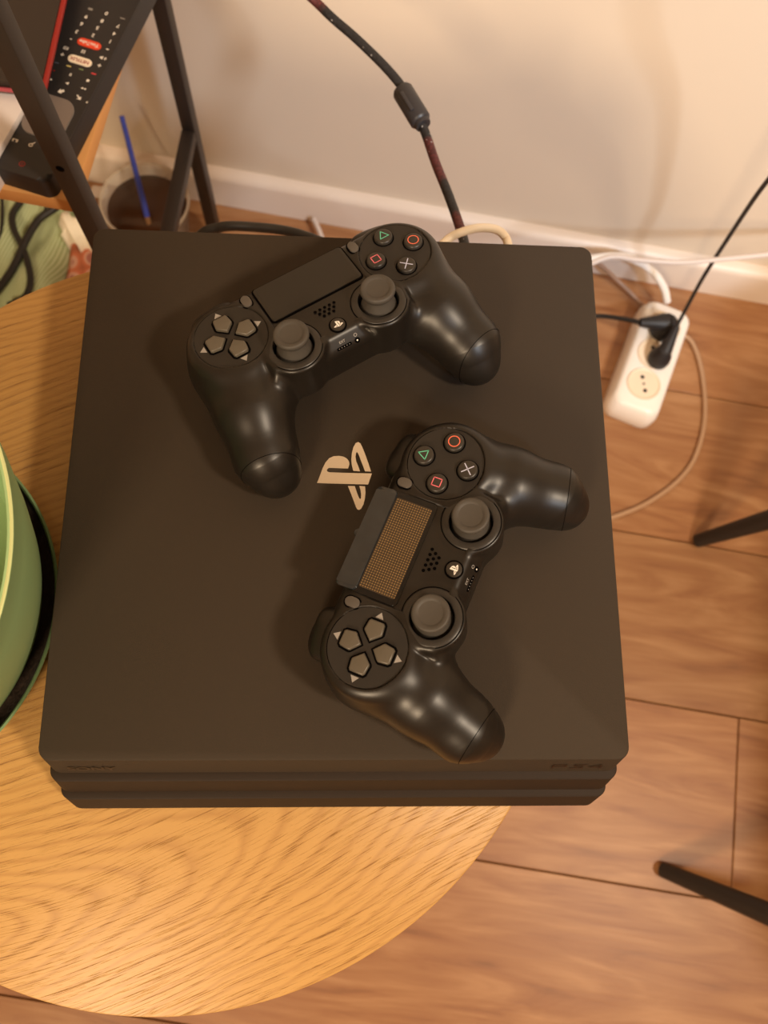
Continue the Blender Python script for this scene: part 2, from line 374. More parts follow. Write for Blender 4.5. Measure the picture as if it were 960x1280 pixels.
def spotted_cloth_mat():
    m = bpy.data.materials.new('red_spotted_cloth'); m.use_nodes = True; nt = m.node_tree; L = nt.links; b = nt.nodes['Principled BSDF']
    tc = N(nt, 'ShaderNodeTexCoord')
    v = N(nt, 'ShaderNodeTexVoronoi', Scale=34.0, Randomness=0.5); L.new(tc.outputs['Object'], v.inputs['Vector'])
    r = ramp(nt, [(0.0, lin(150, 96, 84)), (0.3, lin(160, 100, 88)), (0.36, lin(196, 156, 136)), (0.46, lin(186, 104, 70)), (0.8, lin(120, 70, 50))]); L.new(v.outputs['Distance'], r.inputs[0])
    L.new(r.outputs[0], b.inputs['Base Color']); b.inputs['Roughness'].default_value = 0.85
    return m

CONSOLE_COL = lin(51, 43.5, 36)
M_floor = wood_floor_mat(); M_gap = mat('floor_joint', lin(70, 44, 26), 0.9)
M_wall = mat('painted_plaster', lin(224, 208, 186), 0.7, bump=(90, 0.08, 0.001), var=(3, 0.02))
M_base = mat('painted_skirting', lin(228, 212, 196), 0.4, var=(6, 0.02))
M_ceil = mat('ceiling_paint', lin(235, 225, 212), 0.8, bump=(60, 0.05, 0.001))
M_oak = oak_table_mat(); M_oak_edge = mat('oak_edge_band', lin(206, 150, 84), 0.5, var=(30, 0.08))
M_oak_shelf = mat('oak_shelf_board', lin(226, 168, 104), 0.5, var=(20, 0.08))
M_console = console_mat(); M_groove = mat('console_groove', lin(20, 17, 15), 0.6, var=(50, .1))
M_front = mat('console_band_plastic', lin(44, 34, 26), 0.6, spec=0.2, bump=(900, 0.2, 0.0002))
M_etch = mat('dark_lettering', lin(26, 12, 9), 0.4, var=(50, .1))
M_chrome = mat('polished_emblem_metal', lin(226, 224, 218), 0.18, metal=1.0, var=(40, .04))
M_shell = mat('satin_black_shell', lin(27, 23, 19), 0.37, spec=0.5, bump=(1800, 0.12, 0.0001))
M_plate = mat('matte_black_plate', lin(34, 30, 26), 0.55, bump=(1500, 0.15, 0.0001))
M_ring = mat('stick_collar_plastic', lin(44, 41, 38), 0.36, bump=(1200, 0.1, 0.0001))
M_well = mat('black_gap', lin(5, 4, 4), 0.8, spec=0.05, var=(50, .1))
M_rubber = mat('grey_stick_rubber', lin(68, 64, 59), 0.55, bump=(1400, 0.25, 0.0002), var=(200, .05))
M_btn = mat('dark_round_button', lin(48, 44, 39), 0.38, var=(80, .04))
M_dpad = mat('grey_direction_key', lin(88, 82, 72), 0.36, var=(80, .04))
M_small = mat('grey_menu_key', lin(80, 75, 70), 0.42, var=(80, .04))
M_arrow = mat('printed_grey_arrow', lin(146, 142, 138), 0.5, var=(80, .03))
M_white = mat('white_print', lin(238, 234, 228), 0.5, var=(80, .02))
M_green = mat('green_symbol', lin(98, 190, 158), 0.5, var=(80, .03))
M_red = mat('orange_red_symbol', lin(226, 110, 84), 0.5, var=(80, .03))
M_blue = mat('pale_blue_symbol', lin(186, 190, 214), 0.5, var=(80, .03))
M_pink = mat('pink_symbol', lin(226, 112, 124), 0.5, var=(80, .03))
M_pad = mat('touchpad_plastic', lin(35, 31, 26), 0.5, bump=(1500, 0.2, 0.0001))
M_bezel = mat('glossy_black_bezel', lin(14, 14, 15), 0.18, var=(80, .05))
M_trim = mat('bluish_gloss_strip', lin(38, 42, 46), 0.16, var=(120, .35), coat=0.5)
M_dots = dot_pad_mat()
M_wplastic = mat('white_socket_plastic', lin(240, 232, 222), 0.32, var=(20, .02))
M_recess = mat('socket_face_plastic', lin(236, 216, 190), 0.4, var=(40, .03))
M_bplug = mat('black_plug_rubber', lin(34, 31, 31), 0.5, var=(60, .1))
M_cwhite = mat('white_cable', lin(236, 222, 200), 0.4, var=(40, .03))
M_cgrey = mat('grey_white_cable', lin(208, 194, 184), 0.45, var=(40, .03))
M_cbeige = mat('beige_cable', lin(176, 142, 112), 0.45, var=(40, .03))
M_cbrown = mat('brown_grey_cable', lin(150, 120, 100), 0.45, var=(40, .03))
M_cblack = mat('black_cable', lin(38, 36, 34), 0.45, var=(40, .05))
M_braid = braid_mat(); M_ferrite = mat('ferrite_case_plastic', lin(46, 44, 46), 0.42, bump=(300, .2, .0003))
M_rack = mat('black_rack_steel', lin(46, 39, 35), 0.45, bump=(400, .12, .0003), var=(40, .08))
M_leg = mat('dark_chair_leg', lin(38, 31, 27), 0.5, bump=(300, .15, .0003))
M_remote = mat('remote_black_plastic', lin(42, 40, 42), 0.5, bump=(900, .15, .0002))
M_gpot = mat('sage_green_plastic', lin(150, 184, 132), 0.38, var=(12, .04))
M_gsauc = mat('darker_green_plastic', lin(112, 140, 100), 0.4, var=(12, .04))
M_saucer_inside = mat('dark_saucer_inside', lin(50, 38, 28), 0.95, bump=(80, 1.0, .004), var=(60, .4))  # dark mottled colour for the inside of the saucer
M_cloth = stripe_cloth_mat(); M_spot = spotted_cloth_mat()
M_tissue = mat('white_tissue', lin(242, 236, 216), 0.85, var=(60, .03), bump=(60, .4, .002))
M_slab = mat('dark_case_cover', lin(50, 42, 38), 0.5, var=(20, .1), bump=(500, .15, .0003))
M_redtrim = mat('red_edge_trim', lin(150, 36, 32), 0.35, var=(60, .1))
M_paper = mat('white_card', lin(240, 236, 240), 0.7, var=(20, .02))
M_glass = mat('clear_plastic', lin(235, 228, 215), 0.12, alpha=0.28)
M_liquid = mat('dark_brown_drink', lin(62, 38, 24), 0.12, var=(20, .1))
M_brush = mat('blue_lacquer_handle', lin(62, 78, 178), 0.35, var=(50, .06))
M_ferrule = mat('brown_ferrule', lin(150, 112, 76), 0.35, metal=0.3, var=(80, .1))
M_chair = mat('dark_seat_fabric', lin(52, 46, 44), 0.85, bump=(500, .4, .0006))

# ------------------------------------------------------------------ room shell
ROOMROT = (0, 0, RANG)
fl = obj('floor', box_mesh('floor', 6.2, 3.5, 0.02, center=(0.2, WALL - 1.75, -0.019)), M_gap, rot=ROOMROT)
tag(fl, kind='structure')
PW, PL, GAP = 0.2075, 1.22, 0.0012
pm = box_mesh('plank', PL - GAP, PW - GAP, 0.009, bev=0.0009, seg=1, center=(0, 0, -0.0045)); pm.materials.append(M_floor)
row_edge = 0.1665 + 2 * PW   # upper edge of the row that meets the wall
joint_at = {3: 0.5025, 0: 0.95, 1: 1.02, 2: -0.62, 4: 0.63, 5: 0.93}
r = 0; edge = row_edge
while edge > -2.7:
    j = joint_at.get(r, random.uniform(-0.5, 0.7))
    k = -4
    while j + k * PL < 2.4:
        cx = j + (k + 0.5) * PL
        if -2.8 < cx < 3.1: obj('plank', pm, None, fl, loc=(cx, edge - PW / 2, 0))
        k += 1
    edge -= PW; r += 1
wb = obj('wall_back', box_mesh('wall_back', 4.6, 0.1, 2.6, center=(0.2, WALL + 0.05, 1.3)), M_wall, rot=ROOMROT); tag(wb, kind='structure')
o = obj('wall_left', box_mesh('wall_left', 0.1, 3.6, 2.6, center=(-2.15, WALL - 1.8, 1.3)), M_wall, rot=ROOMROT); tag(o, kind='structure')
o = obj('wall_right', box_mesh('wall_right', 0.1, 3.6, 2.6, center=(2.55, WALL - 1.8, 1.3)), M_wall, rot=ROOMROT); tag(o, kind='structure')
o = obj('wall_front', box_mesh('wall_front', 4.8, 0.1, 2.6, center=(0.2, WALL - 3.55, 1.3)), M_wall, rot=ROOMROT); tag(o, kind='structure')
o = obj('ceiling', box_mesh('ceiling', 4.8, 3.7, 0.1, center=(0.2, WALL - 1.75, 2.65)), M_ceil, rot=ROOMROT); tag(o, kind='structure')
# skirting with a rounded top lip
prof = [(0, 0), (-0.016, 0), (-0.016, 0.050), (-0.0145, 0.0545), (-0.010, 0.058), (-0.004, 0.060), (0, 0.060)]
V = []; F = []
for x in (-2.1, 2.5):
    for y, z in prof: V.append((x, WALL + y, z))
n = len(prof)
for i in range(n): F.append((i, (i + 1) % n, n + (i + 1) % n, n + i))
F += [tuple(range(n))[::-1], tuple(range(n, 2 * n))]
bs = obj('baseboard_back', mesh('baseboard_back', V, F, True, 50), M_base, rot=ROOMROT); tag(bs, kind='structure')

# ------------------------------------------------------------------ round table
TC = Vector((-0.0892, -0.0551)); TR = 0.2222; TZ = 0.500
tb = empty('side_table', (TC.x, TC.y, 0))
tag(tb, 'round light oak side table under the black game console', 'table')
top = obj('tabletop', lathe('tabletop', [(0, TZ), (TR - 0.0012, TZ), (TR - 0.0003, TZ - 0.0005), (TR, TZ - 0.0014), (TR, TZ - 0.017), (TR - 0.001, TZ - 0.018), (0, TZ - 0.018)], 160, 30), M_oak, tb)
for k in range(3):
    a = math.radians(100 + 120 * k)
    obj('leg', bar_mesh('leg', (0.15 * math.cos(a), 0.15 * math.sin(a), 0), (0.11 * math.cos(a), 0.11 * math.sin(a), TZ - 0.019), 0.02, 0.02, up=(math.cos(a), math.sin(a), 0), bev=0.004, w1=0.034, h1=0.034), M_oak_edge, tb)

# ------------------------------------------------------------------ game console
ZT = 0.555
con = empty('game_console', (0, 0, TZ)); h0 = ZT - TZ
tag(con, 'wide black three-layered game console on the round oak table', 'console')
def slab(z1, z0, y_top, y_bot, inset1, inset0, depth=0.297, rad=0.006):
    """one slanted layer: top outline at z1, bottom at z0"""
    bm = bmesh.new(); rings = []
    b = 0.0009
    lv = [(z1, y_top, inset1 + b), (z1 - b * 0.35, y_top, inset1 + b * 0.3), (z1 - b, y_top, inset1), (z0 + b, y_bot, inset0), (z0, y_bot, inset0 + b)]
    for z, y0, ins in lv:
        w_ = 0.295 - 2 * ins; d_ = depth - (ins - inset1) * 2 if ins != inset1 else depth
        P = rrect(w_, d_ , rad, 6)
        yc = y0 + depth / 2
        rings.append([bm.verts.new((x, y + yc, z)) for x, y in P])
    n = len(rings[0])
    for i in range(len(rings) - 1):
        for k in range(n): bm.faces.new((rings[i][k], rings[i + 1][k], rings[i + 1][(k + 1) % n], rings[i][(k + 1) % n]))
    bm.faces.new(rings[0]); bm.faces.new(rings[-1][::-1])
    return bm_mesh('slab', bm, sharp=30)
Y0 = -0.1487
obj('top_slab', slab(h0, h0 - 0.0175, Y0, Y0 - 0.0072, 0.0, 0.0010, rad=0.0065), M_console, con)
obj('middle_slab', slab(h0 - 0.0190, h0 - 0.0350, Y0 - 0.0108, Y0 - 0.0170, 0.0005, 0.0010, rad=0.006), M_front, con)
obj('bottom_slab', slab(h0 - 0.0365, 0.0022, Y0 - 0.0208, Y0 - 0.0280, 0.0014, 0.0030, rad=0.006), M_front, con)
obj('core', box_mesh('core', 0.284, 0.272, 0.046, center=(0, -0.012, 0.0265)), M_groove, con)
for sx in (-1, 1):
    for sy in (-0.12, 0.10):
        obj('foot', lathe('foot', [(0, 0), (0.006, 0), (0.0065, 0.0005), (0.0065, 0.0028), (0, 0.0028)], 16), M_groove, con, loc=(sx * 0.12, sy, 0))
# emblem outlines (metres, console plane), traced curves of the raised badge
def emb(P): # crop pixels (x10.667, origin 390,540) -> console plane
    out = []
    R = CAM_ROT.to_matrix()
    for x, y in P:
        u, v = 390 + x / 10.667, 540 + y / 10.667
        d = R @ Vector(((u - 480) / 1000.5648, -(v - 640) / 1000.5648, -1)); t = (ZT - CAM_LOC.z) / d.z
        q = CAM_LOC + d * t; out.append((q.x, q.y))
    return out
EMB = [
 [(68, 682), (100, 600), (140, 490), (180, 410), (230, 352), (290, 326), (360, 322), (420, 332), (465, 358), (492, 395), (498, 430), (490, 465), (478, 490), (380, 487), (240, 481), (212, 488), (198, 508), (205, 530), (240, 540), (420, 547), (600, 552), (798, 556), (748, 703), (400, 694), (200, 688)],
 [(786, 530), (755, 430), (715, 320), (675, 215), (645, 155), (615, 137), (582, 152), (552, 205), (532, 280), (524, 370), (530, 440), (550, 520), (640, 528), (615, 455), (588, 390), (580, 330), (588, 280), (603, 270), (620, 300), (650, 380), (685, 470), (706, 528)],
 [(478, 722), (510, 800), (548, 900), (585, 1000), (605, 1035), (628, 1042), (655, 1025), (685, 970), (705, 890), (712, 810), (708, 728), (630, 722), (648, 780), (655, 840), (650, 890), (638, 898), (622, 870), (600, 815), (570, 724)],
]
EMBXY = [emb(P) for P in EMB]
EMBXY = [P[::-1] for P in EMBXY]
logo = obj('emblem', flat_poly('emblem', EMBXY, h0 - 0.0001, 0.00055), M_chrome, con); logo['label'] = 'polished silver emblem of a letter P standing over a lying S'
# front lettering sits on the slanted face of the top slab
sl = math.atan2(0.0172, 0.0072)
def front_M(x, t): # t: 0 top .. 1 bottom of the slanted band
    return Matrix.Translation((x, Y0 - 0.0072 * t - 0.00015, h0 - 0.0175 * t)) @ Matrix.Rotation(sl, 4, 'X')
o = obj('maker_lettering', text_mesh('maker_lettering', 'SONY', 0.0058, front_M(-0.1235, 0.55), 0.0, xscale=1.55, bold=0.00012), M_etch, con)
u = 0.0032
P4 = [[(0, 0), (0, 1.0), (2.6, 1.0)], [(0, 1), (0, 2), (2.6, 2.0), (2.6, 1.0)],
      [(3.6, 0), (6.0, 0), (6.0, 1.0), (4.4, 1.0), (4.4, 2), (6.8, 2)],
      [(9.6, 0), (9.6, 2.0), (7.4, 0.8), (10.2, 0.8)]]
Q = []
for pl in P4: Q += stroke([(x * 0.0026, y * 0.0024 - 0.0024) for x, y in pl], 0.0006)
obj('model_lettering', quads_mesh('model_lettering', Q, 0.0, front_M(0.1095, 0.5)), M_etch, con)

# ------------------------------------------------------------------ controller: sculpted by a signed-distance field (mm)
def smin(a, b, k):
    h = np.clip(0.5 + 0.5 * (b - a) / k, 0, 1); return b + (a - b) * h - k * h * (1 - h)
def smax(a, b, k): return -smin(-a, -b, k)
def sd_rbox(X, Y, Z, c, hs, r):
    qx = np.abs(X - c[0]) - (hs[0] - r); qy = np.abs(Y - c[1]) - (hs[1] - r); qz = np.abs(Z - c[2]) - (hs[2] - r)
    return np.sqrt(np.maximum(qx, 0) ** 2 + np.maximum(qy, 0) ** 2 + np.maximum(qz, 0) ** 2) + np.minimum(np.maximum(qx, np.maximum(qy, qz)), 0) - r
def sd_cyl(X, Y, Z, cx, cy, rad, z0, z1, r):
    q = np.sqrt((X - cx) ** 2 + (Y - cy) ** 2) - (rad - r); p = np.abs(Z - (z0 + z1) / 2) - ((z1 - z0) / 2 - r)
    return np.sqrt(np.maximum(q, 0) ** 2 + np.maximum(p, 0) ** 2) + np.minimum(np.maximum(q, p), 0) - r
def sd_cone(X, Y, Z, a, b, ra, rb):
    a = np.array(a, float); b = np.array(b, float); d = b - a
    t = np.clip(((X - a[0]) * d[0] + (Y - a[1]) * d[1] + (Z - a[2]) * d[2]) / (d @ d), 0, 1)
    return np.sqrt((X - a[0] - t * d[0]) ** 2 + (Y - a[1] - t * d[1]) ** 2 + (Z - a[2] - t * d[2]) ** 2) - (ra + (rb - ra) * t)
DX, DY = 49.2, 9.56
SX, SY = 25.06, -13.1
def pad_sdf(X, Y, Z):
    X = np.abs(X)
    body = sd_rbox(X, Y, Z, (0, 4.5, -14), (40, 29.0, 14), 4.0)
    body = smax(body, ((Y + 18.5) * -0.80 + Z * 0.60), 2.0)          # sloping lower lip with the sockets
    body = smax(body, ((Y - 28.5) * 0.62 + (Z + 0.6) * 0.78), 3.0)   # upper edge rolls off
    lobe = sd_cyl(X, Y, Z, DX, DY, 23.2, -28, 0, 4.5)
    d = smin(body, lobe, 4.0)
    g1 = sd_cone(X, Y, Z, (55.6, 7, -20.6), (57.3, -20, -23.8), 20.2, 20.2)
    g2 = sd_cone(X, Y, Z, (57.3, -20, -23.8), (63.3, -42.0, -33.5), 20.0, 17.4)
    g = smin(g1, smin(g2, sd_cone(X, Y, Z, (63.3, -42.0, -33.5), (63.2, -49.2, -39.3), 17.0, 13.8), 3.0), 4.0)
    d = smin(d, g, 11.0)
    pod = sd_cyl(X, Y, Z, SX, SY, 15.9, -24, 0.3, 2.0)
    d = smin(d, pod, 2.6)
    d = np.maximum(d, -sd_cyl(X, Y, Z, SX, SY, 10.9, -9, 8, 0.3))      # stick wells
    d = smax(d, -sd_cyl(X, Y, Z, DX, DY, 19.2, 0.0, 12, 0.1), 0.4)     # flat seats of the two button discs
    d = smax(d, -sd_rbox(X, Y, Z, (0, 8, 8.0), (27.5, 24, 8.0), 0.2), 0.5)
    return d
def surface_nets(f, lo, hi, h):
    xs = [np.arange(l, u_ + h, h, dtype=np.float32) for l, u_ in zip(lo, hi)]
    X, Y, Z = np.meshgrid(*xs, indexing='ij'); D = f(X, Y, Z).astype(np.float32); del X, Y, Z
    nx, ny, nz = D.shape; ins = D < 0
    cs = [(i, j, k) for i in (0, 1) for j in (0, 1) for k in (0, 1)]
    cnt = sum(ins[i:nx - 1 + i, j:ny - 1 + j, k:nz - 1 + k].astype(np.int8) for i, j, k in cs)
    act = (cnt > 0) & (cnt < 8); idx = -np.ones(act.shape, np.int64); ai = np.argwhere(act); idx[act] = np.arange(len(ai))
    acc = np.zeros((len(ai), 3)); num = np.zeros(len(ai))
    def val(c): return D[ai[:, 0] + c[0], ai[:, 1] + c[1], ai[:, 2] + c[2]]
    for a in cs:
        for ax in range(3):
            if a[ax] == 0:
                b = list(a); b[ax] = 1; va, vb = val(a), val(b); m = (va < 0) != (vb < 0)
                t = np.where(m, va / np.where(m, va - vb, 1), 0)
                p = np.tile(np.array(a, float), (len(ai), 1)); p[:, ax] += t
                acc += p * m[:, None]; num += m
    V = (ai + acc / num[:, None]) * h + np.array(lo)
    F = []
    for ax in range(3):
        sl0 = [slice(None)] * 3; sl1 = [slice(None)] * 3; sl0[ax] = slice(0, -1); sl1[ax] = slice(1, None)
        A, B = ins[tuple(sl0)], ins[tuple(sl1)]; e = np.argwhere(A != B); u_, v_ = (ax + 1) % 3, (ax + 2) % 3
        e = e[(e[:, u_] > 0) & (e[:, v_] > 0) & (e[:, u_] < D.shape[u_] - 1) & (e[:, v_] < D.shape[v_] - 1)]
        def g(du, dv):
            q = e.copy(); q[:, u_] -= du; q[:, v_] -= dv; return idx[q[:, 0], q[:, 1], q[:, 2]]
        quad = np.stack([g(1, 1), g(0, 1), g(0, 0), g(1, 0)], 1); flip = ~A[e[:, 0], e[:, 1], e[:, 2]]
        quad[flip] = quad[flip][:, ::-1]; F.append(quad)
    return V, np.concatenate(F)
SV, SF = surface_nets(pad_sdf, (-84, -68, -56), (84, 38, 5), 0.8)
SV = SV / 1000.0
bmS = bmesh.new(); meS = bpy.data.meshes.new('tmp'); meS.from_pydata(SV.tolist(), [], SF.tolist()); bmS.from_mesh(meS)
tree = BVHTree.FromPolygons([tuple(v) for v in SV.tolist()], SF.tolist())
SLN = {}
def split_mesh(keep):
    """cut the shell at the slanted seams across both handles"""
    bm = bmS.copy()
    for s in (-1, 1):
        co = Vector((s * 0.0625, -0.0505, 0)); no = Vector((-s * 0.22, 1, 0)).normalized()
        geom = [f for f in bm.faces if f.calc_center_median().x * s > 0.035 and f.calc_center_median().y < -0.03]
        es = set(e for f in geom for e in f.edges); vs = set(v for f in geom for v in f.verts)
        bmesh.ops.bisect_plane(bm, geom=list(geom) + list(es) + list(vs), plane_co=co, plane_no=no, dist=1e-6)
    dele = []
    for f in bm.faces:
        c = f.calc_center_median(); s = 1 if c.x > 0 else -1
        isend = abs(c.x) > 0.035 and (c - Vector((s * 0.0625, -0.0505, 0))).dot(Vector((-s * 0.22, 1, 0))) < 0
        k = 'body' if not isend else ('right' if s > 0 else 'left')
        if k != keep: dele.append(f)
    bmesh.ops.delete(bm, geom=dele, context='FACES')
    me = bpy.data.meshes.new('shell'); bm.to_mesh(me); bm.free()
    me.polygons.foreach_set('use_smooth', [True] * len(me.polygons)); 
    me.materials.append(M_shell)
    P = np.array([v.co[:] for v in me.vertices]) * 1000.0; e = 0.6; G = np.zeros_like(P)
    for a in range(3):
        D = np.zeros(3); D[a] = e
        G[:, a] = pad_sdf(*(P + D).T) - pad_sdf(*(P - D).T)
    G /= np.maximum(np.linalg.norm(G, axis=1), 1e-9)[:, None]
    me.normals_split_custom_set_from_vertices(G.tolist())
    return me
me_body, me_le, me_re = split_mesh('body'), split_mesh('left'), split_mesh('right')
def seam_mesh(s):
    """thin dark gap line following the surface at the cut"""
    pts = []
    n0 = Vector((-s * 0.22, 1, 0)).normalized(); t = Vector((1, s * 0.22, 0)).normalized(); c = Vector((s * 0.0634, -0.0505, -0.0375))
    for k in range(64):
        a = 2 * PI * k / 64; d = t * math.cos(a) + Vector((0, 0, 1)) * math.sin(a)
        h = tree.ray_cast(c, d)
        if h[0] is not None: pts.append(h[0] + d * 0.00002)
    return tube('seam', pts, 0.00017, 6, smooth_path=False, closed=True)
me_seam = {s: seam_mesh(s) for s in (-1, 1)}
def zsurf(x, y):
    h = tree.ray_cast(Vector((x, y, 0.02)), Vector((0, 0, -1))); return h[0].z, h[1]
# shared small meshes (metres)
mm = 0.001
me_plate = prism('button_plate', circle(18.9 * mm, 64), -0.0010, 0.00035, 0.0003, 1)
me_groove = ring_mesh('plate_groove', 18.8 * mm, 19.35 * mm, 0.00012, 64)
me_btn = lathe('face_button', [(0, 2.35 * mm), (3.9 * mm, 2.3 * mm), (4.6 * mm, 2.1 * mm), (4.95 * mm, 1.6 * mm), (5.05 * mm, 0.9 * mm), (5.05 * mm, -1 * mm), (0, -1 * mm)], 40)
me_btngap = prism('button_gap', circle(5.75 * mm, 40), 0.0003, 0.00045)
pent = [(3.0, 0), (6.9, -4.3), (7.6, -4.55), (12.0, -4.0), (12.9, -3.2), (12.9, 3.2), (12.0, 4.0), (7.6, 4.55), (6.9, 4.3)]
pent_g = [(1.9, 0), (6.5, -5.1), (7.6, -5.6), (12.5, -5.0), (13.9, -3.7), (13.9, 3.7), (12.5, 5.0), (7.6, 5.6), (6.5, 5.1)]
me_key = prism('direction_key', [(x * mm, y * mm) for x, y in pent], 0.0, 0.0024, 0.0008, 3)
me_keygap = prism('key_gap', [(x * mm, y * mm) for x, y in pent_g], 0.0003, 0.00050)
me_arrow = flat_poly('arrow', [[(14.4 * mm, -2.1 * mm), (14.4 * mm, 2.1 * mm), (17.5 * mm, 0)][::-1]], 0.00058)
me_small = prism('menu_button', rrect(4.9 * mm, 7.4 * mm, 2.4 * mm, 6), 0.0, 0.0013, 0.0004, 2)
me_smallgap = prism('menu_gap', rrect(6.3 * mm, 8.8 * mm, 3.0 * mm, 6), -0.0004, 0.00035)
me_collar = lathe('stick_collar', [(10.5 * mm, -7 * mm), (10.5 * mm, 0.5 * mm), (10.7 * mm, 1.15 * mm), (11.1 * mm, 1.3 * mm), (13.6 * mm, 0.75 * mm), (14.2 * mm, 0.4 * mm), (14.5 * mm, -0.2 * mm), (14.5 * mm, -1.2 * mm)], 64, 45)
me_wellring = ring_mesh('collar_gap', 14.3 * mm, 14.75 * mm, 0.00034, 64)
me_stick = lathe('stick_cap', [(0, 10.35 * mm), (5.4 * mm, 10.35 * mm), (5.9 * mm, 10.5 * mm), (6.3 * mm, 10.85 * mm), (7.9 * mm, 11.15 * mm), (8.5 * mm, 10.9 * mm), (8.95 * mm, 10.2 * mm), (9.05 * mm, 9.2 * mm), (8.8 * mm, 8.2 * mm), (8.0 * mm, 7.3 * mm), (7.3 * mm, 6.4 * mm), (7.1 * mm, 5.4 * mm)], 48, 60)
me_neck = lathe('stick_neck', [(7.0 * mm, 6.2 * mm), (7.2 * mm, 4.4 * mm), (7.8 * mm, 2.2 * mm), (8.8 * mm, -0.4 * mm), (9.8 * mm, -3.5 * mm), (10.3 * mm, -6.5 * mm)], 48, 60)
me_ps = lathe('home_button', [(0, 1.25 * mm), (3.2 * mm, 1.2 * mm), (3.75 * mm, 0.95 * mm), (3.9 * mm, 0.4 * mm), (3.9 * mm, -0.6 * mm), (0, -0.6 * mm)], 40)
me_psgap = prism('home_gap', circle(4.6 * mm, 40), -0.0003, 0.00035)
ccx = sum(p[0] for P in EMBXY for p in P) / sum(len(P) for P in EMBXY)
cx0 = (min(p[0] for P in EMBXY for p in P) + max(p[0] for P in EMBXY for p in P)) / 2
cy0 = (min(p[1] for P in EMBXY for p in P) + max(p[1] for P in EMBXY for p in P)) / 2
k_ = 5.2 * mm / (max(p[1] for P in EMBXY for p in P) - min(p[1] for P in EMBXY for p in P))
me_pslogo = flat_poly('home_emblem', [[((y - cy0) * k_, -(x - cx0) * k_) for x, y in P] for P in EMBXY], 0.0, 0.00006)
def sym_mesh(kind):
    if kind == 'triangle':
        P = [(0, 2.9), (-2.55, -1.55), (2.55, -1.55)]; Q = stroke([(x * mm, y * mm) for x, y in P], 0.45 * mm, True)
    elif kind == 'square':
        P = [(-2.1, -2.1), (2.1, -2.1), (2.1, 2.1), (-2.1, 2.1)]; Q = stroke([(x * mm, y * mm) for x, y in P], 0.45 * mm, True)
    elif kind == 'cross':
        Q = stroke([(-2.3 * mm, -2.3 * mm), (2.3 * mm, 2.3 * mm)], 0.5 * mm) + stroke([(-2.3 * mm, 2.3 * mm), (2.3 * mm, -2.3 * mm)], 0.5 * mm)
    else: return ring_mesh('circle_symbol', 2.55 * mm, 3.05 * mm, 0.00243, 36)
    return quads_mesh(kind + '_symbol', Q, 0.00243)
ME_SYM = {k: sym_mesh(k) for k in ('triangle', 'square', 'cross', 'circle')}
def superell(name, a, b, c, n1=2.6, n2=2.4, U=40, W=24):
    f = lambda v, n: math.copysign(abs(v) ** (2 / n), v)
    V = []; F = []
    for j in range(1, W):
        p = -PI / 2 + PI * j / W
        for i in range(U):
            t = 2 * PI * i / U; V.append((a * f(math.cos(p), n2) * f(math.cos(t), n1), b * f(math.cos(p), n2) * f(math.sin(t), n1), c * f(math.sin(p), n2)))
    for j in range(W - 2):
        for i in range(U): F.append((j * U + i, j * U + (i + 1) % U, (j + 1) * U + (i + 1) % U, (j + 1) * U + i))
    V += [(0, 0, -c), (0, 0, c)]; k = len(V)
    for i in range(U): F += [(k - 2, (i + 1) % U, i), (k - 1, (W - 2) * U + i, (W - 2) * U + (i + 1) % U)]
    return mesh(name, V, F, True)
me_sb = superell('shoulder_button', 13.5 * mm, 7.5 * mm, 5.5 * mm, 3.0, 2.6)
me_tr = superell('trigger', 12.5 * mm, 13.5 * mm, 10 * mm, 2.6, 2.4)
holes = [(x, 0.8) for x in (5.6, 2.8, 0, -2.8, -5.6)] + [(x, -1.5) for x in (4.2, 1.4, -1.4, -4.2)] + [(x, -3.8) for x in (2.8, 0, -2.8)]
def multi_discs(name, C, r, z, n=12):
    V = []; F = []
    for cx, cy in C:
        k = len(V); V += [(cx * mm + r * math.cos(2 * PI * i / n), cy * mm + r * math.sin(2 * PI * i / n), z) for i in range(n)]; F.append(tuple(range(k, k + n)))
    return mesh(name, V, F, False)
me_speaker = multi_discs('speaker_grille', [(x, y - 1.6) for x, y in holes], 0.00085, 0.00030)
LIP_A = math.atan2(0.80, 0.60)   # slope of the lower lip

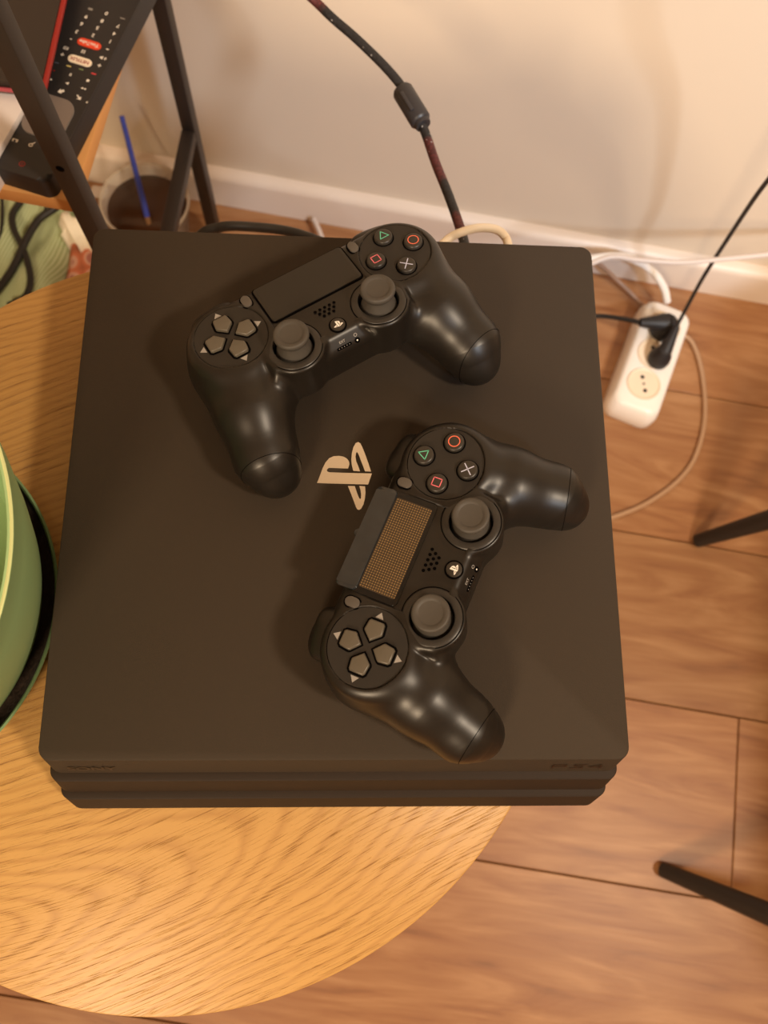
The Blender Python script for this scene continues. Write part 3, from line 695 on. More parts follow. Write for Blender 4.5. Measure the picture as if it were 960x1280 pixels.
def controller(label, worn, M):
    root = empty('game_controller'); root.matrix_world = M
    tag(root, label, 'controller')
    body = obj('shell', me_body, None, root)
    a = obj('handle_end', me_le, None, root); b = obj('handle_end', me_re, None, root)
    for s in (-1, 1): obj('handle_seam', me_seam[s], M_well, root)
    # touchpad
    if not worn:
        obj('touchpad_gap', prism('touchpad_gap', rrect(0.0550, 0.0254, 0.0024, 5, 0, 0.0172), -0.0004, 0.00025), M_well, root)
        obj('touchpad', prism('touchpad', rrect(0.0532, 0.0237, 0.0016, 5, 0, 0.0173), -0.0003, 0.0009, 0.0003, 2), M_pad, root)
    else:
        tp = obj('touchpad', prism('touchpad', rrect(0.0540, 0.0262, 0.0022, 5, 0, 0.0176), -0.0004, 0.0008, 0.0003, 2), M_bezel, root); tp['label'] = 'glossy black bare touchpad frame without its cover'
        gp = obj('sensor_panel', prism('sensor_panel', rrect(0.0480, 0.0188, 0.0010, 4, 0, 0.0158), 0.0007, 0.00090), M_dots, tp); gp['label'] = 'brown sensor panel covered by a grid of tiny gold dots'
        st = prism('front_strip', rrect(0.0536, 0.0112, 0.0022, 5, 0, 0.0), -0.0006, 0.0009, 0.0004, 2)
        so = obj('front_strip', st, M_trim, tp, loc=(0, 0.0311, 0.00015), rot=(math.radians(-13), 0, 0)); so['label'] = 'bluish black glossy strip along the touchpad edge'
        nb = obj('strip_tab', lathe('strip_tab', [(0, 0.001), (0.0018, 0.0008), (0.0022, 0), (0.0022, -0.0012), (0, -0.0012)], 20), M_trim, tp, loc=(0.001, 0.0368, -0.0022))
    # discs and keys
    for s in (-1, 1):
        T = Matrix.Translation((s * DX * mm, DY * mm, 0))
        pl = obj('button_plate', me_plate, M_plate, root); pl.matrix_local = T
        obj('plate_groove', me_groove, M_well, pl)
        if s < 0:
            for k in range(4):
                Rk = Matrix.Rotation(k * PI / 2, 4, 'Z')
                g = obj('key_gap', me_keygap, M_well, pl); g.matrix_local = Rk
                o = obj('direction_key', me_key, M_dpad, pl); o.matrix_local = Rk
                ar = obj('arrow_mark', me_arrow, M_arrow, pl); ar.matrix_local = Rk
        else:
            for (dx, dy, kind, m_) in ((0, 1, 'triangle', M_green), (1, 0, 'circle', M_red), (0, -1, 'cross', M_blue), (-1, 0, 'square', M_pink)):
                bt = obj('face_button', me_btn, M_btn, root); bt.location = ((DX + dx * 11.6) * mm, (DY + dy * 11.6) * mm, 0.0003)
                bt['label'] = {'triangle': 'round button with a green triangle', 'circle': 'round button with an orange red ring', 'cross': 'round button with a pale blue cross', 'square': 'round button with a pink square'}[kind]
                obj('button_gap', me_btngap, M_well, bt, loc=(0, 0, -0.0003))
                obj(kind + '_symbol', ME_SYM[kind], m_, bt)
        z, _ = zsurf(s * 0.0323, 0.0246)
        sb = obj('menu_button', me_small, M_small, root, loc=(s * 32.3 * mm, 24.6 * mm, z)); obj('menu_gap', me_smallgap, M_well, sb)
        st = obj('stick_collar', me_collar, M_ring, root, loc=(s * SX * mm, SY * mm, 0)); obj('collar_gap', me_wellring, M_well, st)
        wl = obj('stick_well', me_psgap, M_well, st, loc=(0, 0, -0.0085)); wl.scale = (2.4, 2.4, 1)
        ths = obj('thumb_stick', me_stick, M_rubber, root, loc=(s * SX * mm, SY * mm, 0)); obj('stick_neck', me_neck, M_rubber, ths)
        o = obj('shoulder_button', me_sb, M_shell, root, loc=(s * 0.0495, 0.0325, -0.0115), rot=(math.radians(-18), 0, -s * math.radians(8)))
        o = obj('trigger', me_tr, M_shell, root, loc=(s * 0.0500, 0.0300, -0.0230), rot=(math.radians(-10), 0, -s * math.radians(6)))
    obj('speaker_grille', me_speaker, M_well, root)
    ps = obj('home_button', me_ps, M_btn, root, loc=(0, -14.2 * mm, 0)); obj('home_gap', me_psgap, M_well, ps)
    obj('home_emblem', me_pslogo, M_white, ps, loc=(0, 0, 0.00124))
    # sockets and marks on the lower lip
    def lip(y):
        z, nrm = zsurf(0, y); return z
    ylip = -0.0222; zl, nl = zsurf(0.0, ylip)
    ang = math.atan2(-nl.y, nl.z)
    ML = Matrix.Translation((0, ylip, zl)) @ Matrix.Rotation(ang, 4, 'X')
    ex = text_mesh('port_lettering', 'EXT', 0.0019, ML @ Matrix.Translation((-0.0022, 0.0012, 0.00012)), bold=0.00003)
    obj('port_lettering', ex, M_arrow, root)
    hp = ring_mesh('headset_mark', 0.00065, 0.00095, 0.00012, 20, 0.0056, 0.0012); hp.transform(ML); obj('headset_mark', hp, M_arrow, root)
    ps_ = prism('extension_port', rrect(0.0085, 0.0016, 0.0005, 3, -0.0020, -0.0016), -0.0004, 0.00008); ps_.transform(ML); po = obj('extension_port', ps_, M_well, root)
    pins = multi_discs('port_pin', [(-5.0 + i * 1.5, -1.6) for i in range(5)], 0.00022, 0.00012, 6); pins.transform(ML); obj('port_pin', pins, M_arrow, po)
    jk = prism('headset_socket', circle(0.0015, 20, 0.0056, -0.0018), -0.0004, 0.00008); jk.transform(ML); j_ = obj('headset_socket', jk, M_well, root)
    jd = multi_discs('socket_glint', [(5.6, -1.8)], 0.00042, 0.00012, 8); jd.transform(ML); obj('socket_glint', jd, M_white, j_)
    lb = obj('light_bar', box_mesh('light_bar', 0.036, 0.003, 0.006, 0.001, 2), M_bezel, root, loc=(0, 0.0325, -0.0135))
    return root
def pose(loc, e): return Matrix.Translation(loc) @ Euler(e, 'XYZ').to_matrix().to_4x4()
controller('black game controller with an intact plain touchpad, lying behind the silver emblem', False,
           pose((-0.0123, 0.0767, 0.6002), (-0.1947, -0.0085, 0.5553)))
controller('worn black game controller with gold dotted bare touchpad, near the console front edge', True,
           pose((0.0391, -0.0552, 0.5992), (-0.2005, -0.0054, 1.1694)))

# ------------------------------------------------------------------ plant pot and saucer at the left edge of the table
PC = (-0.2645, -0.0690)
pot = empty('plant_pot', (PC[0], PC[1], TZ + 0.003)); tag(pot, 'sage green round plastic plant pot standing in a saucer left of the console', 'plant pot')
R0, R1p, H = 0.086, 0.1285, 0.140
pr = [(0, 0.0), (R0 - 0.008, 0.0), (R0, 0.004), (0.0985, 0.016), (0.1045, 0.035), (0.1135, 0.070), (0.1225, 0.110), (R1p - 0.002, H - 0.004), (R1p, H - 0.0005), (R1p - 0.0005, H + 0.0006), (R1p - 0.0022, H + 0.0006), (R1p - 0.0030, H - 0.001), (0.1200, 0.108), (0.1110, 0.070), (0.1010, 0.036), (0.094, 0.020), (0, 0.018)]
obj('pot_wall', lathe('pot_wall', pr, 128, 50), M_gpot, pot)
rimm = lathe('pot_rim', [(R1p - 0.0003, H - 0.0005), (R1p + 0.0002, H + 0.0004), (R1p - 0.0004, H + 0.0010), (R1p - 0.0012, H + 0.0006)], 128)
ro = obj('pot_rim', rimm, mat('pale_rim_plastic', lin(206, 216, 156), 0.4, var=(30, .03)), pot); ro['label'] = 'pale yellow green moulded rim edge'
sm = empty('pot_saucer', (PC[0], PC[1], TZ)); tag(sm, 'round green saucer with a dark inside, under the green plant pot', 'saucer')
obj('saucer_dish', lathe('saucer_dish', [(0, 0.0), (0.090, 0.0), (0.1005, 0.004), (0.1062, 0.016), (0.1076, 0.0205), (0.1066, 0.0215), (0.1056, 0.0205), (0.1045, 0.016)], 128, 50), M_gsauc, sm)
obj('saucer_lining', lathe('saucer_lining', [(0.1049, 0.0185), (0.1042, 0.016), (0.097, 0.005), (0.088, 0.0025), (0, 0.0025)], 128, 50), M_saucer_inside, sm)

# ------------------------------------------------------------------ black steel rack with oak shelf (upper left)
RA = (-0.1975, 0.2480)   # front right post
def rk(a, b, z): # rack axes: along wall / towards wall, from the front right post
    p = Vector((RA[0], RA[1], 0)) + R1 * a + R2 * b; return (p.x, p.y, z)
rack = empty('shelf_rack', rk(0, 0, 0)); tag(rack, 'black steel rack with an oak shelf board in the upper left corner', 'rack')
rinv = Matrix.Translation(-Vector(rk(0, 0, 0)))
def rpart(name, me, m): me.transform(rinv); return obj(name, me, m, rack)
SHZ = 0.435; ND = 0.2535; NW = -0.46; BX = -0.0125
for a, b in ((0, 0), (BX, ND), (NW, 0), (NW, ND)):
    rpart('post', bar_mesh('post', rk(a, b, 0), rk(a, b, 0.66), 0.0145, 0.0145, up=R2, bev=0.0012), M_rack)
for a, a2 in ((0, BX), (NW, NW)):
    rpart('side_rail', bar_mesh('side_rail', rk(a, 0.008, 0.222), rk(a2, ND - 0.008, 0.222), 0.0145, 0.0145, bev=0.0012), M_rack)
    rpart('top_rail', bar_mesh('top_rail', rk(a, 0.008, 0.652), rk(a2, ND - 0.008, 0.652), 0.0145, 0.0145, bev=0.0012), M_rack)
for b, a0 in ((0, 0), (ND, BX)):
    rpart('top_rail', bar_mesh('top_rail', rk(a0 - 0.008, b, 0.652), rk(NW + 0.008, b, 0.652), 0.0145, 0.0145, bev=0.0012), M_rack)
sh = box_mesh('shelf_board', -NW + 0.001, ND + 0.012, 0.014, 0.001, 2, center=(NW / 2 - 0.0095, ND / 2 + 0.007, SHZ - 0.007))
so = obj('shelf_board', sh, M_oak_shelf, rack, rot=(0, 0, RANG))
so.location = (0, 0, 0)
hb = obj('screw_hole', lathe('screw_hole', [(0, 0.0003), (0.0026, 0.0003), (0.0030, 0)], 20), M_well, rack)
hb.matrix_local = Matrix.Translation(Vector((0.0, 0.0, 0.485)) - R2 * 0.00735) @ Matrix.Rotation(RANG, 4, 'Z') @ Matrix.Rotation(PI / 2, 4, 'X')
sw = flat_poly('scuff', [[(0.000, 0), (0.0030, -0.004), (0.0026, -0.010), (0.0044, -0.018), (0.0036, -0.026), (0.0056, -0.032), (0.0066, -0.030), (0.0052, -0.022), (0.0056, -0.014), (0.0040, -0.006)][::-1]], 0, 0)

# ------------------------------------------------------------------ remote control on the shelf
def _up(u, v, z):
    d = CAM_ROT.to_matrix() @ Vector(((u - 480) / 1000.5648, -(v - 640) / 1000.5648, -1)); t = (z - CAM_LOC.z) / d.z; return CAM_LOC + d * t
ra_, rb_ = _up(99, 190, 0.4365), _up(187, 15, 0.4365)
RD = (rb_ - ra_).normalized(); RD.z = 0; RS = Vector((RD.y, -RD.x, 0))   # long axis, towards the right edge
RZ = 0.455
rc = ra_ + RD * ((_up(62, 246, 0.437) - ra_).dot(RD)); rc.z = 0          # near right corner
RW, RL = 0.0520, 0.225
rem = empty('remote_control', (rc - RS * RW / 2 + RD * RL / 2 + Vector((0, 0, SHZ)))[:]); rem.rotation_euler = (0, 0, math.atan2(RS.y, RS.x))
tag(rem, 'black television remote control with white icons lying on the oak shelf', 'remote')
obj('remote_body', prism('remote_body', rrect(RW, RL, 0.008, 6), 0.0, RZ - SHZ, 0.0035, 4), M_remote, rem)
remW = rem.matrix_basis if False else (Matrix.Translation(rem.location) @ rem.rotation_euler.to_matrix().to_4x4())
Rcam = CAM_ROT.to_matrix()
def unproj(u, v, z):
    d = Rcam @ Vector(((u - 480) / 1000.5648, -(v - 640) / 1000.5648, -1)); t = (z - CAM_LOC.z) / d.z; return CAM_LOC + d * t
rinvM = remW.inverted()
def rl(cx, cy): # crop pixel (x3.4286) on the remote's top -> remote local xy
    p = rinvM @ unproj(cx / 3.4286, cy / 3.4286, RZ); return p.x, p.y
hh = RZ - SHZ
def rtext(name, s, cx, cy, size, m_, z=0.0002, xs=1.0):
    x, y = rl(cx, cy)
    return obj(name, text_mesh(name, s, size, Matrix.Translation((x, y, hh + z)) @ Matrix.Rotation(PI, 4, 'Z'), bold=0.0001, xscale=xs), m_, rem)
for s, cx, cy in (('0', 457, 58), ('9', 370, 72), ('8', 438, 90), ('7', 507, 112), ('6', 350, 103), ('5', 418, 120), ('4', 490, 145), ('3', 330, 136), ('2', 400, 152), ('1', 473, 178)):
    rtext('digit', s, cx, cy, 0.0046, M_white)
for s, cx, cy, sz in (('+', 268, 233, .006), ('+', 427, 280, .006), ('-', 303, 170, .006), ('-', 460, 215, .008), ('II', 303, 320, .0034), ('.', 367, 450, .01)):
    rtext('key_mark', s, cx, cy, sz, M_white)
def rshape(name, polys, cx, cy, m_, rot=0, z=0.0002):
    x, y = rl(cx, cy); me = flat_poly(name, [[(a * mm, b * mm) for a, b in P] for P in polys], 0, 0)
    return obj(name, me, m_, rem, loc=(x, y, hh + z), rot=(0, 0, rot))
tri = lambda s, dx=0: [(dx - s, -s), (dx + s, 0), (dx - s, s)]
rshape('play_mark', [tri(1.3)], 287, 357, M_white, PI)
rshape('rewind_mark', [tri(1.0, -1.1), tri(1.0, 1.1)], 215, 340, M_white)
rshape('forward_mark', [tri(1.0, -1.1), tri(1.0, 1.1)], 357, 380, M_white, PI)
rshape('stop_mark', [[(-1.1, -1.1), (1.1, -1.1), (1.1, 1.1), (-1.1, 1.1)]], 377, 346, M_white)
rshape('back_mark', [[(-2.6, 0), (0, -2.4), (0, -1.1), (2.4, -1.1), (2.4, 1.1), (0, 1.1), (0, 2.4)]], 262, 392, M_white, 0.6)
rshape('arrow_mark', [[(-2.6, -0.5), (0.6, -0.5), (0.2, -2.2), (2.8, 0), (0.2, 2.2), (0.6, 0.5), (-2.6, 0.5)]], 338, 418, M_white, -0.7)
rshape('home_mark', [[(i * 1.4 - 0.5, j * 1.4 - 0.5), (i * 1.4 + 0.6, j * 1.4 - 0.5), (i * 1.4 + 0.6, j * 1.4 + 0.6), (i * 1.4 - 0.5, j * 1.4 + 0.6)] for i in (-.6, .6) for j in (-.6, .6)], 357, 222, M_white)
rshape('mute_mark', [[(-2.8, -.8), (-1.6, -.8), (-.4, -1.8), (-.4, 1.8), (-1.6, .8), (-2.8, .8)], [(.6, -.4), (2.6, -.4), (2.6, .4), (.6, .4)], [(1.2, -1.4), (2.0, -1.4), (2.0, 1.4), (1.2, 1.4)]], 443, 250, M_white)
rshape('source_mark', [[(-1.9, -1.3), (1.9, -1.3), (1.9, 1.3), (-1.9, 1.3)]], 283, 207, M_white)
rshape('source_bars', [[(-1.1, -0.9), (-0.5, -0.9), (-0.5, 0.9), (-1.1, 0.9)], [(-.2, -.9), (.3, -.9), (.3, .9), (-.2, .9)], [(.7, -.9), (1.2, -.9), (1.2, .9), (.7, .9)]], 283, 207, M_remote, 0, 0.00035)
rshape('menu_mark', [[(-1.8, -1.0), (1.8, -1.0), (1.8, 1.0), (-1.8, 1.0)]], 388, 40, M_arrow)
rshape('dash_mark', [[(-1.9, -.5), (1.9, -.5), (1.9, .5), (-1.9, .5)]], 525, 80, M_arrow)
rshape('blue_bar', [[(-1.7, -.4), (1.7, -.4), (1.7, .4), (-1.7, .4)]], 243, 270, mat('dull_blue_print', lin(96, 100, 120), .5, var=(50, .02)))
rshape('yellow_bar', [[(-1.8, -.5), (1.8, -.5), (1.8, .5), (-1.8, .5)]], 295, 284, mat('yellow_print', lin(222, 206, 130), .5, var=(50, .02)))
rshape('green_bar', [[(-1.8, -.5), (1.8, -.5), (1.8, .5), (-1.8, .5)]], 348, 298, mat('dull_green_print', lin(128, 150, 104), .5, var=(50, .02)))
rshape('red_bar', [[(-1.9, -.6), (1.9, -.6), (1.9, .6), (-1.9, .6)]], 402, 317, mat('red_print', lin(206, 70, 78), .5, var=(50, .02)))
rshape('record_dot', [[(0.7 * math.cos(a * PI / 6), 0.7 * math.sin(a * PI / 6)) for a in range(12)]], 232, 303, M_redtrim)
rshape('input_mark', [[(-2.2, -1.3), (2.2, -1.3), (2.2, 1.3), (-2.2, 1.3)]], 65, 602, M_white)
rshape('input_slot', [[(-.9, -1.3), (.9, -1.3), (.9, .4), (-.9, .4)]], 65, 602, M_remote, 0, .00035)
x, y = rl(132, 622); obj('key_icon', ring_mesh('key_icon', .0008, .0016, hh + .0002, 20, x, y), M_white, rem)
rshape('key_stem', [[(-.4, 0), (.4, 0), (.4, 2.6), (-.4, 2.6)]], 137, 617, M_white, -0.8)
x, y = rl(95, 703)
po = obj('power_icon', ring_mesh('power_icon', .0017, .0023, hh + .0002, 24, x, y), M_redtrim, rem)
rshape('power_stem', [[(-.3, -.8), (.3, -.8), (.3, .9), (-.3, .9)]], 95, 703, M_redtrim)
def pill(name, cx, cy, m_, wd=0.0190, ht=0.0068):
    x, y = rl(cx, cy); return obj(name, prism(name, rrect(wd, ht, ht / 2 - 1e-5, 8), -0.0002, 0.0008, 0.0003, 2), m_, rem, loc=(x, y, hh))
M_pillred = mat('orange_red_key', lin(226, 76, 48), .45, var=(60, .04)); M_pillw = mat('cream_key', lin(244, 232, 214), .45, var=(60, .03))
p1 = pill('video_button', 383, 190, M_pillred); p1['label'] = 'orange red oval button with white lettering'
p2 = pill('film_button', 343, 262, M_pillw); p2['label'] = 'cream white oval button with red lettering'
obj('button_lettering', text_mesh('button_lettering', 'YouTube', 0.0042, Matrix.Translation((0, 0, 0.00085)) @ Matrix.Rotation(PI, 4, 'Z'), bold=0.00008), M_white, p1)
obj('button_lettering', text_mesh('button_lettering', 'NETFLIX', 0.0040, Matrix.Translation((0, 0, 0.00085)) @ Matrix.Rotation(PI, 4, 'Z'), bold=0.0001), M_redtrim, p2)
x, y = rl(60 * 3.4286, 146 * 3.4286)
dp = obj('navigation_pad', prism('navigation_pad', rrect(0.036, 0.037, 0.012, 10), -0.0003, 0.0008, 0.0004, 2), mat('grey_pad_plastic', lin(128, 118, 114), .4, var=(60, .04)), rem, loc=(x, y, hh)); dp['label'] = 'round grey navigation pad'
dp.scale = (0.92, 1.0, 1)
obj('pad_rim', prism('pad_rim', rrect(0.0366, 0.0376, 0.0122, 10), -0.0003, 0.0003), M_arrow, dp)

# dark cover with red trim and white carton, lying at the left of the remote
cl = unproj(27, 138, 0.460); cl2 = unproj(0, 185, 0.460)
cd = (cl - cl2).normalized(); cn = Vector((cd.y, -cd.x, 0))
carton = empty('white_carton', (0, 0, 0)); tag(carton, 'flat white cardboard box beside the remote, under the dark folder', 'box')
cc = cl2 + cd * 0.006 - cn * 0.0505
carton.location = (cc.x, cc.y, SHZ); carton.rotation_euler = (0, 0, math.atan2(cn.y, cn.x))
obj('carton_body', box_mesh('carton_body', 0.10, 0.088, 0.0225, 0.0008, 2, center=(0, 0, 0.01125)), M_paper, carton)
obj('carton_lid', box_mesh('carton_lid', 0.101, 0.089, 0.006, 0.0006, 2, center=(0, 0, 0.0222)), M_paper, carton)
SZ = 0.462
fa = unproj(53, 108, SZ + 0.012); fb = unproj(78, -2, SZ + 0.012); fdir = (fb - fa).normalized(); fn = Vector((-fdir.y, fdir.x, 0))
fold = empty('folder'); tag(fold, 'dark folder with a red edge lying over the remote and white box', 'folder')
fc = fa + fdir * 0.11 + fn * 0.085
fold.location = (fc.x, fc.y, SZ); fold.rotation_euler = (0, 0, math.atan2(-fn.y, -fn.x))
obj('cover', box_mesh('cover', 0.166, 0.216, 0.010, 0.0012, 2, center=(0, 0, 0.0055)), M_slab, fold)
obj('red_side_trim', tube('red_side_trim', [(0.0845, -0.1085, 0.008), (0.0845, 0.0, 0.008), (0.0845, 0.1085, 0.008)], 0.0022, 12, 4), M_redtrim, fold)
obj('pink_front_trim', tube('pink_front_trim', [(-0.083, -0.1095, 0.004), (0.0, -0.1095, 0.004), (0.0835, -0.1095, 0.004)], 0.0016, 12, 4), mat('pink_trim', lin(186, 84, 98), .4, var=(60, .05)), fold)

# ------------------------------------------------------------------ beaker with a brown drink and a blue paint brush
cup = empty('clear_beaker', (-0.248, 0.503, 0)); tag(cup, 'clear plastic cup of dark brown liquid on the floor behind the rack', 'cup')
obj('cup_wall', lathe('cup_wall', [(0, 0), (0.040, 0), (0.0425, 0.002), (0.0535, 0.086), (0.0552, 0.0885), (0.0552, 0.0905), (0.0535, 0.0910), (0.0520, 0.0895), (0.0408, 0.004), (0.039, 0.002), (0, 0.002)], 64, 50), M_glass, cup)
obj('cup_rim', lathe('cup_rim', [(0.0520, 0.0893), (0.0533, 0.0916), (0.0552, 0.0914), (0.0560, 0.0895), (0.0552, 0.0880)], 64, 60), mat('milky_cup_rim', lin(226, 212, 190), 0.2, alpha=0.55), cup)
obj('drink', lathe('drink', [(0, 0.0025), (0.0385, 0.0025), (0.0404, 0.006), (0.0495, 0.074), (0.0490, 0.0745), (0, 0.0745)], 64, 50), M_liquid, cup)
lp = box_mesh('pouring_lip', 0.022, 0.016, 0.004, 0.0015, 2); lo = obj('pouring_lip', lp, M_glass, cup, loc=(-0.057, 0.010, 0.089), rot=(0, 0.2, 2.9))
br = empty('paint_brush'); tag(br, 'blue handled paint brush standing in the clear cup of brown liquid', 'brush')
b0 = Vector((-0.2445, 0.490, 0.0615)); b1 = Vector((-0.2612, 0.5580, 0.172))
b0 = unproj(187, 283, 0.070); b1 = unproj(152, 145, 0.178)
bd = (b1 - b0)
obj('handle', tube('handle', [b0 + bd * 0.10, b0 + bd * 0.5, b1], lambda t: 0.0036 - 0.0007 * t, 14, 6), M_brush, br)
obj('ferrule', tube('ferrule', [b0 - bd * 0.05, b0 + bd * 0.10], 0.0034, 14, 2, smooth_path=False), M_ferrule, br)
obj('bristles', tube('bristles', [b0 - bd * 0.25, b0 - bd * 0.05], lambda t: 0.0012 + 0.002 * t, 10, 2, smooth_path=False), M_bplug, br)

# ------------------------------------------------------------------ cloth things on the floor at the left
def cloth_grid(name, outline_fn, nx, ny, hfun):
    V = []; F = []
    for j in range(ny + 1):
        for i in range(nx + 1):
            s, t = i / nx, j / ny; x, y = outline_fn(s, t); V.append((x, y, hfun(s, t, x, y)))
    top = len(V)
    for j in range(ny):
        for i in range(nx): a = j * (nx + 1) + i; F.append((a, a + 1, a + nx + 2, a + nx + 1))
    # skirt down to the floor
    loop = [i for i in range(nx)] + [nx + j * (nx + 1) for j in range(ny)] + [ny * (nx + 1) + nx - i for i in range(nx)] + [(ny - j) * (nx + 1) for j in range(ny)]
    k = len(V); V += [(V[i][0], V[i][1], 0.001) for i in loop]; n = len(loop)
    for q in range(n): F.append((loop[q], k + q, k + (q + 1) % n, loop[(q + 1) % n]))
    F.append(tuple(range(k, k + n)))
    bm = bmesh.new(); bv = [bm.verts.new(v) for v in V]
    for f in F: bm.faces.new([bv[i] for i in f])
    return bm_mesh(name, bm, sharp=None)
BZ = 0.06
q00, q10, q01, q11 = [unproj(*p, BZ) for p in ((-140, 470), (66, 400), (-150, 130), (92, 238))]
def bag_xy(s, t):
    p = (q00 * (1 - s) + q10 * s) * (1 - t) + (q01 * (1 - s) + q11 * s) * t
    wob = 0.006 * math.sin(t * 9) * (s ** 3); return p.x + wob, p.y + 0.004 * math.sin(s * 12) * t
def bag_h(s, t, x, y):
    e = min(1, min(s, 1 - s, t, 1 - t) * 9); e = math.sin(e * PI / 2)
    return 0.012 + e * (0.042 + 0.010 * math.sin(9 * s + 5 * t) * math.cos(4 * t - s * 3) + 0.006 * math.sin(23 * s + 2 * math.sin(6 * t)))
bag = obj('cloth_bag', cloth_grid('cloth_bag', bag_xy, 48, 40, bag_h), M_cloth)
tag(bag, 'pale green striped cloth bag on the floor behind the oak table, crossed by black straps', 'bag')
def bagz(u, v, dz=0.0): 
    p = unproj(u, v, 0.058 + dz); return p
def strap(pts, r): return tube('strap', [bagz(*p, 0.006) for p in pts], r, 10, 8)
for i, (pts, r_) in enumerate((
    ([(34, 240), (26, 252), (16, 268), (17, 285), (25, 303), (33, 322), (38, 345), (36, 362), (28, 374), (10, 382)], 0.0042),
    ([(80, 252), (66, 262), (50, 273), (38, 290), (28, 310), (20, 328), (10, 345), (-6, 366), (-30, 392)], 0.0050),
    ([(57, 246), (57, 256), (56, 270)], 0.0018),
    ([(2, 238), (3, 262), (1, 290), (-8, 315)], 0.0022))):
    o = obj('strap', strap(pts, r_), M_cblack, bag)
ts = obj('tissue', cloth_grid('tissue', lambda s, t: (lambda p: (p.x + .004 * math.sin(7 * s + 9 * t), p.y + .005 * math.sin(11 * s)))(unproj(72 + 44 * s, 286 - 30 * t + 12 * s, 0.072)), 18, 14,
        lambda s, t, x, y: 0.060 + 0.020 * math.sin(PI * min(1, max(0, s))) * math.sin(PI * t) + 0.006 * math.sin(13 * s + 4 * t) * math.sin(8 * t + 3 * s)), M_tissue)
tag(ts, 'crumpled white tissue lying between the green striped bag and the rack post', 'tissue')
spc = [unproj(*p, 0.03) for p in ((70, 372), (150, 372), (82, 292), (150, 285))]
def sp_xy(s, t):
    p = (spc[0] * (1 - s) + spc[1] * s) * (1 - t) + (spc[2] * (1 - s) + spc[3] * s) * t; return p.x, p.y
o = obj('spotted_pouch', cloth_grid('spotted_pouch', sp_xy, 20, 20, lambda s, t, x, y: 0.006 + 0.028 * math.sin(min(1, min(s, 1 - s, t, 1 - t) * 5) * PI / 2) + .003 * math.sin(9 * s + 7 * t)), M_spot)
tag(o, 'reddish spotted cloth pouch on the floor between the green bag and console', 'pouch')

# ------------------------------------------------------------------ power strip with plugs
sa = Vector((0.3785, 0.2655, 0)); sb_ = Vector((0.4555, 0.4115, 0))
sa = unproj(795, 507, 0.040); sb_ = unproj(838, 385, 0.040); sa.z = sb_.z = 0
sd = (sb_ - sa).normalized(); SL = (sb_ - sa).length; ssn = Vector((sd.y, -sd.x, 0))
strip = empty('power_strip', ((sa + sb_) / 2)[:], (0, 0, math.atan2(ssn.y, ssn.x))); tag(strip, 'white three socket power strip on the floor by the skirting board', 'power strip')
SW = 0.060; SH = 0.040
bm = bmesh.new()
levels = [(0.000, -0.001), (0.002, 0.0), (0.020, 0.0), (SH - 0.006, -0.003), (SH - 0.002, -0.0055), (SH, -0.0085)]
rings = []
for z, g in levels: rings.append([bm.verts.new((x, y, z)) for x, y in rrect(SW + 0.010 + 2 * g, SL + 0.016 + 2 * g, 0.016, 8)])
n = len(rings[0])
for i in range(len(rings) - 1):
    for k in range(n): bm.faces.new((rings[i][k], rings[i][(k + 1) % n], rings[i + 1][(k + 1) % n], rings[i + 1][k]))
bm.faces.new(rings[0][::-1]); bm.faces.new(rings[-1])
obj('strip_housing', bm_mesh('strip_housing', bm, sharp=50), M_wplastic, strip)
sock_y = [-SL / 2 + 0.033, -SL / 2 + 0.033 + 0.046, -SL / 2 + 0.033 + 0.090]
for i, yy in enumerate(sock_y):
    s_ = obj('socket', lathe('socket', [(0.0225, SH + 0.0004), (0.0215, SH + 0.0016), (0.0200, SH + 0.0012), (0.0192, SH + 0.0002), (0, SH + 0.0002)], 48, 40), M_recess, strip, loc=(0, yy, 0))
    for k in (-1, 0, 1):
        a = math.radians(118)
        obj('pin_hole', prism('pin_hole', circle(0.0027 if k else 0.0016, 16), 0, 0.0003), M_bplug, s_, loc=(k * 0.0095 * math.cos(a), k * 0.0095 * math.sin(a), SH + 0.0003))
def wpt(u, v, z): return unproj(u, v, z)
def plug(label, root_uv, tip_uv, z0, z1, body_r, cable_pts, cr, cable_mat=M_cblack, name='power_plug', cable_label=None):
    """moulded plug standing in a socket; its cable is a part of the plug"""
    p = unproj(*root_uv, SH + 0.004); pz = empty(name, (p.x, p.y, SH + 0.002)); tag(pz, label, 'plug')
    q = unproj(*tip_uv, z1)
    d = q - p
    me = lathe('plug_body', [(0, 0), (body_r, 0), (body_r * 1.02, 0.006), (body_r * 0.9, 0.014), (body_r * 0.62, 0.022), (body_r * 0.45, 0.026), (0, 0.027)], 28, 50)
    obj('plug_body', me, M_bplug, pz)
    loc = Vector(pz.location)
    nk = tube('strain_relief', [Vector((0, 0, 0.017)), (d * 0.5) + Vector((0, 0, 0.010)), q - loc], lambda t: body_r * (0.72 - 0.42 * t), 14, 6)
    obj('strain_relief', nk, M_bplug, pz)
    cb = tube('cable', [q - loc] + [unproj(u, v, z) - loc for u, v, z in cable_pts], cr, 12, 10)
    obj('cable', cb, cable_mat, pz)
    return pz
plug('black mains plug in the far socket of the white strip, cord running left', (829, 411), (800, 403), 0.05, 0.060, 0.0185,
     [(775, 398, 0.045), (745, 395, 0.03), (700, 398, 0.02), (640, 420, 0.02), (560, 440, 0.02)], 0.0032)
plug('black mains plug in the middle socket, cord rising to the right', (823, 449), (846, 408), 0.05, 0.078, 0.0140,
     [(858, 385, 0.10), (880, 345, 0.16), (915, 290, 0.24), (945, 245, 0.31), (975, 205, 0.37), (1010, 150, 0.44), (1060, 60, 0.54), (1120, -80, 0.62)], 0.0024)

